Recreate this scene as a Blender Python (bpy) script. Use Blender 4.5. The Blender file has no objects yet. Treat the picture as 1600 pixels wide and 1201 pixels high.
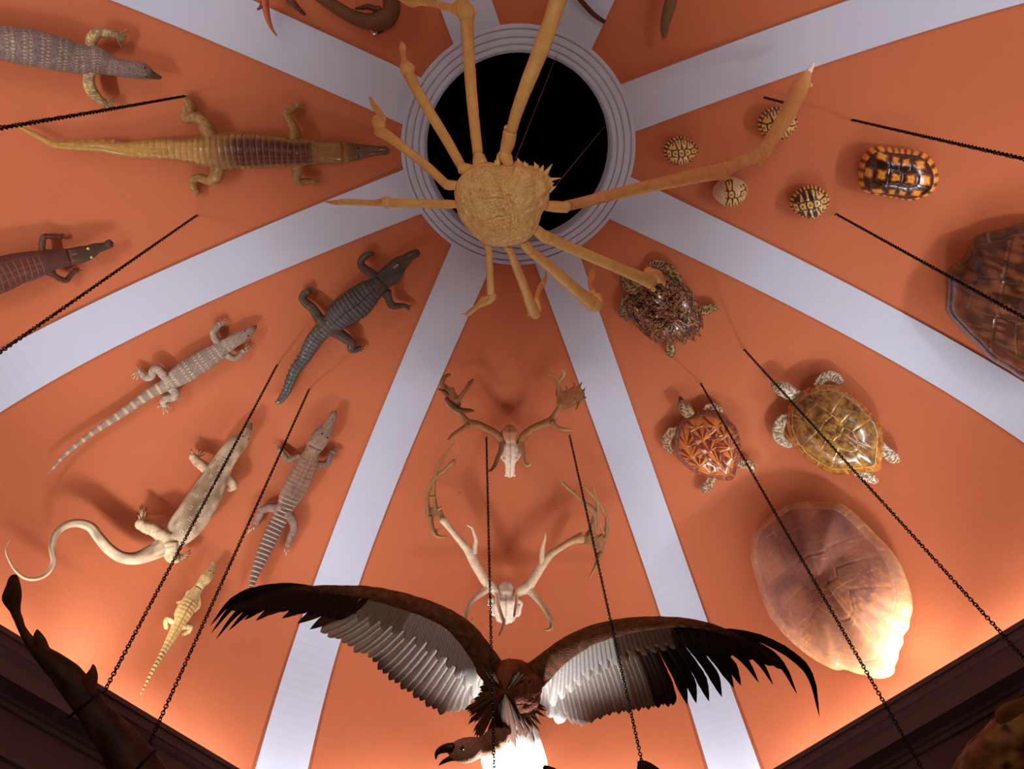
import bpy, math, random
import numpy as np
from mathutils import Matrix, Vector
random.seed(7); RNG = np.random.RandomState(11)

# ------------------------------------------------------------------ room measures (metres) and camera
S = 0.6                                   # outer radius of the crown ring
EYE = 1.6                                 # the camera stands in the room, 1.6 m above the floor
A = 4.542918 * S                          # half width of the octagonal room
Z0 = EYE + 4.313846 * S                   # spring line of the vault
BH = 2.825881 * S                         # rise of the vault
NE = 2.903412                             # fullness of the vault curve
RIBW = 0.406028 * S
CORN_D, CORN_Z = 4.262 * S, EYE + 4.18 * S  # inner top edge of the cornice
F = 1264.0404; CX, CY = 800.0, 600.5
Rf = np.array([[0.9985179409259974, -0.016447213820738046, 0.05187880883791635],
               [0.037674334648566794, 0.8968118672583355, -0.4408050807935469],
               [-0.03927551600799083, 0.4421062812290191, 0.8961023769303111]])
M3 = np.diag([-1.0, 1.0, 1.0])
RIGHT, UP, FWD = M3 @ Rf[:, 0], M3 @ Rf[:, 1], M3 @ Rf[:, 2]
CAM = np.array([0.38295972 * S, 1.26110969 * S, EYE])

sc = bpy.context.scene
COL = sc.collection
cam_data = bpy.data.cameras.new('camera'); cam = bpy.data.objects.new('camera', cam_data); COL.objects.link(cam)
cam_data.sensor_width = 36; cam_data.sensor_fit = 'HORIZONTAL'; cam_data.lens = F / 1600 * 36; cam_data.clip_start = 0.05
cam.matrix_world = Matrix(((RIGHT[0], UP[0], -FWD[0], CAM[0]), (RIGHT[1], UP[1], -FWD[1], CAM[1]), (RIGHT[2], UP[2], -FWD[2], CAM[2]), (0, 0, 0, 1)))
sc.camera = cam
w = bpy.data.worlds.new('world'); sc.world = w; w.use_nodes = True
w.node_tree.nodes['Background'].inputs[0].default_value = (0.5, 0.42, 0.4, 1); w.node_tree.nodes['Background'].inputs[1].default_value = 0.0
sc.view_settings.view_transform = 'Standard'; sc.view_settings.look = 'None'; sc.view_settings.exposure = 0.0; sc.view_settings.gamma = 1.0
sc.view_settings.use_curve_mapping = False
try:
    sc.cycles.max_bounces = 10; sc.cycles.diffuse_bounces = 6; sc.cycles.sample_clamp_indirect = 3.0
except Exception: pass

def norm(v): v = np.asarray(v, float); return v / (np.linalg.norm(v) + 1e-12)
T22 = math.tan(math.radians(22.5))
def wall_dir(k): a = math.radians(45 * k); return np.array([math.cos(a), math.sin(a), 0.0])

# cove lamps hidden behind the cornice, one above each wall (k: 0 = -x ... world angles), power in W
LAMPS = {0: 26, 1: 22, 2: 22, 3: 22, 4: 26, 5: 36, 6: 41, 7: 37}
LAMP_D, LAMP_Z = CORN_D + 0.045, CORN_Z - 0.039
for k, pw in LAMPS.items():
    d = wall_dir(k); side = np.array([-d[1], d[0], 0])
    aim = norm(-d * 0.35 + np.array([0, 0, 1.0]))
    ld = bpy.data.lights.new('cove_strip', 'AREA'); ld.energy = pw * 0.52; ld.color = (1.0, 0.97, 0.93); ld.shape = 'RECTANGLE'
    ld.size = 1.9; ld.size_y = 0.012
    lo = bpy.data.objects.new('cove_strip', ld); COL.objects.link(lo)
    z_ax = -aim; x_ax = side; y_ax = np.cross(z_ax, x_ax); p = d * LAMP_D + np.array([0, 0, LAMP_Z])
    lo.matrix_world = Matrix(((x_ax[0], y_ax[0], z_ax[0], p[0]), (x_ax[1], y_ax[1], z_ax[1], p[1]), (x_ax[2], y_ax[2], z_ax[2], p[2]), (0, 0, 0, 1)))
    ld = bpy.data.lights.new('cove_spot', 'SPOT'); ld.energy = pw * 1.35; ld.color = (1.0, 0.97, 0.93)
    ld.spot_size = math.radians(110); ld.spot_blend = 1.0; ld.shadow_soft_size = 0.045
    lo = bpy.data.objects.new('cove_spot', ld); COL.objects.link(lo); lo.location = p
    lo.rotation_euler = Vector(norm(-d * 0.4 + np.array([0, 0, 1.0]))).to_track_quat('-Z', 'Y').to_euler()
# unseen spot added below the vulture tail to brighten its wings
ld = bpy.data.lights.new('vulture_fill_spot', 'SPOT'); ld.energy = 46; ld.color = (1.0, 0.97, 0.94); ld.spot_size = math.radians(112); ld.spot_blend = 1.0; ld.shadow_soft_size = 0.03
lo = bpy.data.objects.new('vulture_fill_spot', ld); COL.objects.link(lo); lo.location = (0.0, -CORN_D + 0.05, CORN_Z - 0.16)
lo.rotation_euler = Vector((0, 0.97, 0.16)).to_track_quat('-Z', 'Y').to_euler()
# soft fill added low in the room to brighten the crab from below
ld = bpy.data.lights.new('room_fill', 'AREA'); ld.energy = 13; ld.shape = 'DISK'; ld.size = 0.5; ld.spread = math.radians(120); ld.color = (1.0, 0.82, 0.62)
lo = bpy.data.objects.new('room_fill', ld); COL.objects.link(lo); lo.location = (0.3, 1.1, 1.35); lo.rotation_euler = Vector((-0.1, -0.35, 1)).to_track_quat('-Z', 'Y').to_euler()

# ------------------------------------------------------------------ colours and materials
def lin(c):
    c = np.asarray(c, float) / 255.0
    return np.where(c <= 0.04045, c / 12.92, ((c + 0.055) / 1.055) ** 2.4)
MATS = {}
def mat(name, color=None, rough=0.5, spec=0.5, coat=0.0, bump=None, noise=None, metal=0.0, trans=0.0, glass=False, crackle=None):
    """color None -> per-vertex pattern 'Col'. bump=(scale, distance). noise=(scale, amount). crackle=(scale, distance) scale bump."""
    if name in MATS: return MATS[name]
    m = bpy.data.materials.new(name); m.use_nodes = True; nt = m.node_tree; N = nt.nodes; L = nt.links
    b = N['Principled BSDF']
    b.inputs['Roughness'].default_value = rough; b.inputs['Metallic'].default_value = metal
    b.inputs['Specular IOR Level'].default_value = spec; b.inputs['Coat Weight'].default_value = coat; b.inputs['Coat Roughness'].default_value = 0.12
    tc = N.new('ShaderNodeTexCoord')
    if color is None:
        at = N.new('ShaderNodeAttribute'); at.attribute_name = 'Col'; src = at.outputs['Color']
    else:
        rgb = N.new('ShaderNodeRGB'); rgb.outputs[0].default_value = (*lin(color), 1); src = rgb.outputs[0]
    if noise:
        n = N.new('ShaderNodeTexNoise'); n.inputs['Scale'].default_value = noise[0]; n.inputs['Detail'].default_value = 6
        L.new(tc.outputs['Object'], n.inputs['Vector'])
        mr = N.new('ShaderNodeMapRange'); mr.inputs[1].default_value = 0.25; mr.inputs[2].default_value = 0.75
        mr.inputs[3].default_value = 1 - noise[1]; mr.inputs[4].default_value = 1 + noise[1] * 0.8
        L.new(n.outputs['Fac'], mr.inputs[0])
        mx = N.new('ShaderNodeMix'); mx.data_type = 'RGBA'; mx.blend_type = 'MULTIPLY'; mx.inputs[0].default_value = 1
        L.new(src, mx.inputs[6]); L.new(mr.outputs[0], mx.inputs[7]); src = mx.outputs[2]
    L.new(src, b.inputs['Base Color'])
    prev = None
    if bump:
        n = N.new('ShaderNodeTexNoise'); n.inputs['Scale'].default_value = bump[0]; n.inputs['Detail'].default_value = 5
        L.new(tc.outputs['Object'], n.inputs['Vector'])
        bp = N.new('ShaderNodeBump'); bp.inputs['Distance'].default_value = bump[1]; L.new(n.outputs['Fac'], bp.inputs['Height']); prev = bp
    if crackle:
        v = N.new('ShaderNodeTexVoronoi'); v.feature = 'DISTANCE_TO_EDGE'; v.inputs['Scale'].default_value = crackle[0]
        L.new(tc.outputs['Object'], v.inputs['Vector'])
        mr = N.new('ShaderNodeMapRange'); mr.inputs[1].default_value = 0.0; mr.inputs[2].default_value = 0.25; L.new(v.outputs['Distance'], mr.inputs[0])
        bp = N.new('ShaderNodeBump'); bp.inputs['Distance'].default_value = crackle[1]; L.new(mr.outputs[0], bp.inputs['Height'])
        if prev: L.new(prev.outputs[0], bp.inputs['Normal'])
        prev = bp
    if prev: L.new(prev.outputs[0], b.inputs['Normal'])
    if glass:
        b.inputs['Transmission Weight'].default_value = 1.0; b.inputs['IOR'].default_value = 1.45
    if trans > 0:
        tr = N.new('ShaderNodeBsdfTranslucent'); L.new(src, tr.inputs['Color'])
        ms = N.new('ShaderNodeMixShader'); ms.inputs[0].default_value = trans
        L.new(b.outputs[0], ms.inputs[1]); L.new(tr.outputs[0], ms.inputs[2]); L.new(ms.outputs[0], N['Material Output'].inputs['Surface'])
    MATS[name] = m; return m

M_PLASTER = mat('terracotta_plaster', (182, 102, 68), rough=0.75, spec=0.25, bump=(60, 0.0006), noise=(1.6, 0.05))
M_RIB = mat('lilac_grey_paint', (184, 191, 213), rough=0.8, spec=0.2, bump=(80, 0.0003), noise=(2.5, 0.03))
M_CORN = mat('dark_mauve_paint', (96, 74, 76), rough=0.6, bump=(50, 0.001), noise=(8, 0.08))
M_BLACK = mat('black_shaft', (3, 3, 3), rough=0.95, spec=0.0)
M_FLOOR = mat('dark_oak_floor', (74, 48, 32), rough=0.5, noise=(6, 0.2))
M_IRON = mat('blackened_iron', (9, 6, 6), rough=0.6, spec=0.25)
M_STEEL = mat('steel', (190, 190, 195), rough=0.25, metal=1.0)
M_EYE = mat('glass_eye_dark', (16, 10, 8), rough=0.08, coat=1.0)
M_EYEY = mat('glass_eye_pale', (190, 180, 120), rough=0.1, coat=1.0)

# ------------------------------------------------------------------ pixel -> place
def ray(px, py):
    return RIGHT * ((px - CX) / F) + UP * ((CY - py) / F) + FWD      # depth 1 along the view axis
def vault_F(p):
    d = max(abs(p[0]), abs(p[1]), (abs(p[0]) + abs(p[1])) * math.sqrt(0.5))
    z = max(0.0, p[2] - Z0)
    return 1 - ((d / A) ** NE + (z / BH) ** NE)
_vc = {}
def vault_hit(px, py):
    key = (round(px, 2), round(py, 2))
    if key in _vc: return _vc[key]
    r = ray(px, py); lo_, hi = 0.3, 8.0
    for _ in range(40):
        m = (lo_ + hi) / 2
        if vault_F(CAM + r * m) > 0: lo_ = m
        else: hi = m
    p = CAM + r * lo_; e = 0.06; g = np.zeros(3)                     # a slightly soft normal
    for i in range(3):
        q = np.zeros(3); q[i] = e
        g[i] = vault_F(p + q) - vault_F(p - q)
    _vc[key] = (p, norm(g)); return _vc[key]
def onv(px, py, h):
    """the point seen at (px,py) that stands h metres off the vault"""
    p, n = vault_hit(px, py); r = norm(ray(px, py))
    return p - r * (h / max(0.35, -np.dot(r, n)))
def atz(px, py, z):
    r = ray(px, py); return CAM + r * ((z - CAM[2]) / r[2])
def depth(p): return float(np.dot(np.asarray(p) - CAM, FWD))

# ------------------------------------------------------------------ mesh collector
class MB:
    def __init__(s): s.V = []; s.C = []; s.F = []; s.n = 0
    def add(s, V, Fc, C):
        V = np.asarray(V, float).reshape(-1, 3)
        C = np.asarray(C, float)
        if C.ndim == 1: C = np.tile(C[:3], (len(V), 1))
        s.V.append(V); s.C.append(C.reshape(-1, 3)); s.F += [tuple(int(i) + s.n for i in f) for f in Fc]; s.n += len(V)
    def build(s, name, material, parent=None, smooth=True, merge=False):
        V = np.concatenate(s.V); C = np.concatenate(s.C)
        off = np.array(parent.matrix_world.translation) if parent is not None and False else (np.array(parent['_o']) if parent is not None else np.zeros(3))
        me = bpy.data.meshes.new(name); me.from_pydata((V - off).tolist(), [], s.F); me.update()
        ca = me.color_attributes.new('Col', 'FLOAT_COLOR', 'POINT')
        ca.data.foreach_set('color', np.concatenate([np.clip(C, 0, 1), np.ones((len(C), 1))], 1).astype(np.float32).ravel())
        if smooth: me.polygons.foreach_set('use_smooth', [True] * len(me.polygons))
        me.materials.append(material)
        o = bpy.data.objects.new(name, me); COL.objects.link(o)
        if parent is not None:
            o.parent = parent
            o['_o'] = list(off)
        else: o['_o'] = [0.0, 0.0, 0.0]
        return o
def root(name, label, cat, loc, group=None):
    o = bpy.data.objects.new(name, None); COL.objects.link(o); o.location = [float(x) for x in loc]; o['_o'] = [float(x) for x in loc]
    o.empty_display_size = 0.05; o['label'] = label; o['category'] = cat
    if group: o['group'] = group
    return o
def struct(o): o['kind'] = 'structure'; return o

def catmull(P, n):
    P = np.asarray(P, float)
    if len(P) == 2: t = np.linspace(0, 1, n)[:, None]; return P[0] * (1 - t) + P[1] * t
    Q = np.vstack([2 * P[0] - P[1], P, 2 * P[-1] - P[-2]])
    # centripetal-ish sampling by chord length
    L = np.linalg.norm(np.diff(P[:, :3] if P.shape[1] >= 3 else P, axis=0), axis=1) + 1e-9
    cum = np.concatenate([[0], np.cumsum(L)]); u = np.linspace(0, cum[-1], n)
    out = np.zeros((n, P.shape[1]))
    for j, x in enumerate(u):
        i = min(len(L) - 1, np.searchsorted(cum, x, 'right') - 1); t = (x - cum[i]) / L[i]
        a, b, c, d = Q[i], Q[i + 1], Q[i + 2], Q[i + 3]
        la = max(np.linalg.norm((b - a)[:3]), 1e-6); lc = max(np.linalg.norm((d - c)[:3]), 1e-6); lb = L[i]
        m1 = lb * ((b - a) / la - (c - a) / (la + lb) + (c - b) / lb) ; m2 = lb * ((c - b) / lb - (d - b) / (lb + lc) + (d - c) / lc)
        m1[3:] = (c - a)[3:] / 2; m2[3:] = (d - b)[3:] / 2
        t2, t3 = t * t, t * t * t
        out[j] = (2 * t3 - 3 * t2 + 1) * b + (t3 - 2 * t2 + t) * m1 + (-2 * t3 + 3 * t2) * c + (t3 - t2) * m2
    return out
def tube(mb, P, R, up, nr, ns, color, flat=1.0, disp=None, colf=None, rot=0.0):
    """smooth tube through P (n,3) with half widths R; cross-section flattened along 'up'. disp(s,th,arc)->radial factor, colf(s,th,arc)->rgb"""
    P = np.asarray(P, float); R = np.asarray(R, float).reshape(-1, 1)
    G = catmull(np.hstack([P, R]), nr); X = G[:, :3]; r = np.maximum(G[:, 3], 0.0004)
    T = np.gradient(X, axis=0); T /= np.linalg.norm(T, axis=1)[:, None] + 1e-9
    if up is None:
        up = np.array([0.3, 0.2, 1.0]); 
    U = np.tile(norm(up), (nr, 1)) if np.ndim(up) == 1 else catmull(np.hstack([up, np.zeros((len(up), 1))]), nr)[:, :3]
    Bn = np.cross(T, U); Bn /= np.linalg.norm(Bn, axis=1)[:, None] + 1e-9
    Nn = np.cross(Bn, T)
    arc = np.concatenate([[0], np.cumsum(np.linalg.norm(np.diff(X, axis=0), axis=1))])
    th = np.linspace(0, 2 * math.pi, ns, endpoint=False)
    s = np.linspace(0, 1, nr)
    SS, TH = np.meshgrid(s, th, indexing='ij'); AR = np.tile(arc[:, None], (1, ns))
    fac = np.ones((nr, ns)) if disp is None else disp(SS, TH, AR)
    fl = flat if np.isscalar(flat) else np.interp(s, np.linspace(0, 1, len(flat)), flat)[:, None]
    ca = np.cos(TH + rot) * r[:, None] * fac; sa = np.sin(TH + rot) * r[:, None] * fac * fl
    V = X[:, None, :] + Bn[:, None, :] * ca[..., None] + Nn[:, None, :] * sa[..., None]
    if colf is None: C = np.tile(np.asarray(color, float)[:3], (nr, ns, 1))
    else: C = colf(SS, TH, AR)
    V = V.reshape(-1, 3); C = np.asarray(C).reshape(-1, 3)
    Fc = []
    for i in range(nr - 1):
        a = i * ns
        for j in range(ns):
            k = (j + 1) % ns; Fc.append((a + j, a + k, a + ns + k, a + ns + j))
    V = np.vstack([V, X[0] - T[0] * r[0] * 0.5, X[-1] + T[-1] * r[-1] * 0.5]); C = np.vstack([C, C[0], C[-1]])
    n0 = nr * ns
    for j in range(ns):
        k = (j + 1) % ns; Fc.append((n0, k, j)); Fc.append((n0 + 1, (nr - 1) * ns + j, (nr - 1) * ns + k))
    mb.add(V, Fc, C); return X, r
def ball(mb, c, r, color, sc3=(1, 1, 1), axes=None, nu=14, nv=10):
    ax = np.eye(3) if axes is None else np.asarray(axes)
    V = []; Fc = []
    for i in range(nv + 1):
        ph = math.pi * i / nv
        for j in range(nu):
            a = 2 * math.pi * j / nu
            q = np.array([math.sin(ph) * math.cos(a) * sc3[0], math.sin(ph) * math.sin(a) * sc3[1], math.cos(ph) * sc3[2]]) * r
            V.append(np.asarray(c) + q @ ax)
    for i in range(nv):
        for j in range(nu):
            k = (j + 1) % nu; Fc.append((i * nu + j, i * nu + k, (i + 1) * nu + k, (i + 1) * nu + j))
    mb.add(V, Fc, color)
def mix(a, b, t): t = np.asarray(t)[..., None]; return np.asarray(a) * (1 - t) + np.asarray(b) * t
def vnoise(x, y, seed=0):
    """smooth value noise on arrays"""
    rs = np.random.RandomState(seed); G = rs.rand(64, 64)
    xi = np.floor(x).astype(int); yi = np.floor(y).astype(int); fx = x - xi; fy = y - yi
    fx = fx * fx * (3 - 2 * fx); fy = fy * fy * (3 - 2 * fy)
    g = lambda i, j: G[i % 64, j % 64]
    return (g(xi, yi) * (1 - fx) * (1 - fy) + g(xi + 1, yi) * fx * (1 - fy) + g(xi, yi + 1) * (1 - fx) * fy + g(xi + 1, yi + 1) * fx * fy)

# ================================================================== THE ROOM
W3 = np.array([1.0, 1, 1])
def zv(d): return Z0 + BH * (max(0.0, 1 - (d / A) ** NE)) ** (1 / NE)
# profile of the vault from spring to crown, dense near the spring
prof = []
for i in range(61):
    ph = math.pi / 2 * i / 60
    c_, s_ = math.cos(ph), math.sin(ph)
    q = (c_ ** NE + s_ ** NE) ** (-1 / NE)
    d = A * q * c_; z = Z0 + BH * q * s_
    if d < 0.86 * S: break
    prof.append((d, z))
prof.append((0.86 * S, zv(0.86 * S)))
mb = MB()
for k in range(8):
    nrm = wall_dir(k); sd = np.array([-nrm[1], nrm[0], 0]); nx = 12; V = []; Fc = []
    for d, z in prof:
        for j in range(nx + 1):
            t = -1 + 2 * j / nx; V.append(nrm * d + sd * d * T22 * t + np.array([0, 0, z]))
    for i in range(len(prof) - 1):
        for j in range(nx):
            a = i * (nx + 1) + j; Fc.append((a, a + 1, a + nx + 2, a + nx + 1))
    mb.add(V, Fc, W3)
struct(mb.build('ceiling', M_PLASTER))
# eight flat ribs over the corners
for k in range(8):
    a = math.radians(45 * k + 22.5); u = np.array([math.cos(a), math.sin(a), 0]); v = np.array([-u[1], u[0], 0])
    c8 = math.cos(math.radians(22.5)); s8 = math.sin(math.radians(22.5)); V = []; Fc = []; mb = MB()
    h = RIBW / 2
    # normals of the profile
    for i, (d, z) in enumerate(prof):
        i0, i1 = max(0, i - 1), min(len(prof) - 1, i + 1)
        td, tz = prof[i1][0] - prof[i0][0], prof[i1][1] - prof[i0][1]; l = math.hypot(td, tz); nd, nz = -tz / l, td / l
        if nd > 0: nd, nz = -nd, -nz
        th_ = 0.016
        rho_c = d / c8
        rho_e = (d - h * s8) / c8
        for (rho, sgn, out) in ((rho_e, -1, -0.01), (rho_e, -1, th_), (rho_e, 1, th_), (rho_e, 1, -0.01)):
            p = u * (rho + nd * out) + v * sgn * h + np.array([0, 0, z + nz * out]); V.append(p)
    for i in range(len(prof) - 1):
        for j in range(3):
            q = i * 4 + j; Fc.append((q, q + 1, q + 5, q + 4))
    mb.add(V, Fc, W3); struct(mb.build('trim_%d' % (k + 1), M_RIB, smooth=False))
# lathe
def lathe(mb, pr, n=128):
    V = []; Fc = []
    for r, z in pr:
        for j in range(n):
            a = 2 * math.pi * j / n; V.append((r * math.cos(a), r * math.sin(a), z))
    for i in range(len(pr) - 1):
        for j in range(n):
            k = (j + 1) % n; Fc.append((i * n + j, i * n + k, (i + 1) * n + k, (i + 1) * n + j))
    mb.add(V, Fc, W3)
ZR = zv(S) - 0.0738 * S
mb = MB(); pr = [(1.0 * S, ZR + 0.14), (1.0 * S, ZR)]
radii = [1.0, 0.957, 0.897, 0.842, 0.793]
z = ZR
for i in range(4):
    r0, r1 = radii[i] * S, radii[i + 1] * S; m_ = 7
    for j in range(m_ + 1):
        t = j / m_; pr.append((r0 + (r1 + 0.006 - r0) * t, z - 0.0035 * math.sin(math.pi * t)))
    pr += [(r1 + 0.006, z + 0.014), (r1, z + 0.014)]; z += 0.003
pr += [(0.785 * S, z), (0.785 * S, z + 0.08), (0.80 * S, z + 0.1)]
lathe(mb, pr); o = struct(mb.build('trim_9', M_RIB, smooth=False))
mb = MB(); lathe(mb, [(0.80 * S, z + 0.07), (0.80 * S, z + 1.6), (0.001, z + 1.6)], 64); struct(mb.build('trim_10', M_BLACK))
# cornice all around (one moulding), walls, floor
def octa(mb, pr):
    V = []; Fc = []
    c8 = math.cos(math.radians(22.5))
    for d, z in pr:
        for k in range(8):
            a = math.radians(45 * k + 22.5); V.append((d / c8 * math.cos(a), d / c8 * math.sin(a), z))
    for i in range(len(pr) - 1):
        for k in range(8):
            q = (k + 1) % 8; Fc.append((i * 8 + k, i * 8 + q, (i + 1) * 8 + q, (i + 1) * 8 + k))
    mb.add(V, Fc, W3)
cd, cz = CORN_D, CORN_Z; wd = A
pr = [(wd - 0.002, cz - 0.16), (cd + 0.03, cz - 0.16), (cd + 0.03, cz - 0.08), (cd + 0.010, cz - 0.06), (cd + 0.010, cz), (cd, cz), (cd, cz - 0.022), (cd + 0.008, cz - 0.022), (cd + 0.010, cz - 0.035)]
for j in range(9):
    t = j / 8; pr.append((cd + 0.012 + 0.062 * (1 - math.cos(t * math.pi / 2)), cz - 0.037 - 0.085 * math.sin(t * math.pi / 2)))
pr += [(cd + 0.08, cz - 0.128), (cd + 0.088, cz - 0.128), (cd + 0.09, cz - 0.150), (cd + 0.098, cz - 0.150), (cd + 0.10, cz - 0.178), (cd + 0.112, cz - 0.178), (cd + 0.113, cz - 0.20), (cd + 0.128, cz - 0.20),
       (cd + 0.128, cz - 0.36), (cd + 0.10, cz - 0.364), (cd + 0.10, cz - 0.38), (cd + 0.118, cz - 0.385), (cd + 0.125, cz - 0.41), (cd + 0.140, cz - 0.42), (wd - 0.002, cz - 0.43)]
mb = MB(); octa(mb, pr); struct(mb.build('trim_11', M_CORN, smooth=False))
names = ['east', 'north_east', 'north', 'north_west', 'west', 'south_west', 'south', 'south_east']
for k in range(8):
    nrm = wall_dir(k); sd = np.array([-nrm[1], nrm[0], 0]); mb = MB(); h = A * T22
    for a_, b_ in ((A, A + 0.1),):
        V = []
        for zz in (0.0, Z0):
            for t in (-1, 1):
                V.append(nrm * A + sd * h * t + np.array([0, 0, zz]))
        for zz in (0.0, Z0):
            for t in (-1, 1):
                V.append(nrm * (A + 0.1) + sd * h * t + np.array([0, 0, zz]))
        mb.add(V, [(0, 1, 3, 2), (4, 6, 7, 5), (0, 2, 6, 4), (1, 5, 7, 3), (0, 4, 5, 1)], W3)
    struct(mb.build('wall_' + names[k], M_CORN, smooth=False))
mb = MB(); c8 = math.cos(math.radians(22.5))
V = [((A + 0.1) / c8 * math.cos(math.radians(45 * k + 22.5)), (A + 0.1) / c8 * math.sin(math.radians(45 * k + 22.5)), zz) for zz in (0, -0.1) for k in range(8)]
mb.add(V, [tuple(range(8)), tuple(range(15, 7, -1))] + [(k, (k + 1) % 8, 8 + (k + 1) % 8, 8 + k) for k in range(8)], W3); struct(mb.build('floor', M_FLOOR, smooth=False))
#@@OBJECTS
# ================================================================== ANIMAL BUILDERS
def chain3(pts, hs):
    """pixel stations (x, y, half width px) at heights hs above the vault -> points, radii (m), vault normals"""
    n = len(pts)
    if np.isscalar(hs): hs = [hs] * n
    elif len(hs) != n: hs = np.interp(np.linspace(0, 1, n), np.linspace(0, 1, len(hs)), hs)
    P = np.array([onv(p[0], p[1], h) for p, h in zip(pts, hs)])
    R = np.array([p[2] * depth(q) / F for p, q in zip(pts, P)])
    U = np.array([vault_hit(p[0], p[1])[1] for p in pts])
    return P, R, U
def toes(mb, foot, tips, hf, r, col, claw, ht=None):
    """toes from the foot pixel to the tip pixels; dark or pale claw at the end"""
    for t in tips:
        a = np.array(foot[:2], float); b = np.array(t[:2], float); m = a * 0.45 + b * 0.55
        d = b - a; m = m + np.array([-d[1], d[0]]) * 0.06
        h2 = hf * 0.75 if ht is None else ht
        P, R, U = chain3([(a[0], a[1], r), (m[0], m[1], r * 0.75), (b[0], b[1], r * 0.2)], [hf, hf * 1.15, h2])
        tube(mb, P, R, U[0], 9, 7, col, colf=lambda s, th, ar: mix(col, claw, np.clip((s - 0.62) * 8, 0, 1)))
def reptile(name, label, cat, spine, legs, hs, body_col, leg_col, claw, disp, material, flat=0.75, nr=240, ns=40, eyes=(), eye_mat=None, eye_r=1.6, leghs=None, toe_r=1.6, legcolf=None, group=None, swell=True):
    P, R, U = chain3(spine, hs)
    c = P[len(P) // 3]
    rt = root(name, label, cat, c, group)
    mb = MB(); X, r = tube(mb, P, R, U, nr, ns, (1, 1, 1), flat=flat, disp=disp, colf=body_col)
    for i, (path, tips) in enumerate(legs):
        hl = (leghs[i] if leghs else None) or [max(0.05, 0.8 * float(np.max(hs))), 0.05, 0.035]
        Pl, Rl, Ul = chain3(path, hl)
        lc = legcolf or (lambda s, th, ar: mix(leg_col, np.asarray(leg_col) * 0.62, (vnoise(ar * 260, th * 5, 3) > 0.62).astype(float)))
        tube(mb, Pl, Rl, Ul, 34, 16, leg_col, flat=0.85, colf=lc, disp=lambda s, th, ar: 1 + 0.05 * np.sin(ar * 420) * np.sin(th * 6))
        f = path[-1]; hf = hl[-1]
        pf = onv(f[0], f[1], hf); ball(mb, pf, f[2] * 1.1 * depth(pf) / F, leg_col)
        toes(mb, f, tips, hf, toe_r, np.asarray(leg_col) * 0.85, claw)
    body = mb.build('body', material, rt)
    for (ex, ey) in eyes:
        hh = np.interp(ex, sorted([spine[0][0], spine[3][0]]), [0, 0])
        # place the eye on the head surface: nearest spine point lifted by its half height
        k = int(np.argmin([abs(np.dot(X[j] - onv(ex, ey, 0.05), X[j] - onv(ex, ey, 0.05))) for j in range(0, nr // 3)]))
        base = X[k]; u = U[0]; tgt = onv(ex, ey, hs[0] if not np.isscalar(hs) else hs); tgt = tgt - u * np.dot(tgt - base, u)
        fl = flat if np.isscalar(flat) else flat[0]
        off = np.linalg.norm(tgt - base); up_ = math.sqrt(max(0.15, 1 - min(1, off / r[k]) ** 2)) * r[k] * fl
        me = MB(); er = eye_r * depth(tgt) / F
        ball(me, tgt + u * up_, er, (1, 1, 1)); me.build('eye', eye_mat or M_EYE, rt)
        me = MB(); ball(me, tgt + u * up_ + norm(CAM - tgt) * er * 0.6, er * 0.5, (1, 1, 1)); 
    return rt
def seg(s, a, b, soft=0.02): return np.clip((s - a) / soft, 0, 1) * np.clip((b - s) / soft, 0, 1)
def croc_disp(n_band, rows, a, b, amp=0.13, tail_from=0.6, side=None, head=0.2, side_n=20, side_amp=0.5):
    def f(s, th, ar):
        d = np.ones_like(s); nrm_ = np.abs(np.sin(s * n_band * math.pi)) ** 0.6; lat = (th / math.pi) * rows
        dors = seg(th, 0.35, math.pi - 0.35, 0.15)
        d = d + amp * seg(s, a, b) * dors * nrm_ * np.abs(np.sin(lat * math.pi)) ** 0.6
        # head: brows and jaw bulges
        d = d + 0.10 * np.exp(-((s - head * 0.62) / 0.012) ** 2) * np.exp(-((np.abs(th - math.pi / 2) - 0.8) / 0.35) ** 2)
        d = d - 0.22 * np.exp(-((s - head * 1.02) / 0.006) ** 2) * dors
        d = d + 0.10 * np.exp(-((s - 0.006) / 0.01) ** 2)
        if side is not None:
            saw = np.clip(1 - ((s * side_n) % 1.0) * 1.3, 0, 1)
            d = d + side_amp * saw * seg(s, tail_from, 0.985) * np.exp(-((np.abs(((th - side + math.pi) % (2 * math.pi)) - math.pi)) / 0.32) ** 2)
        return d
    return f
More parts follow.
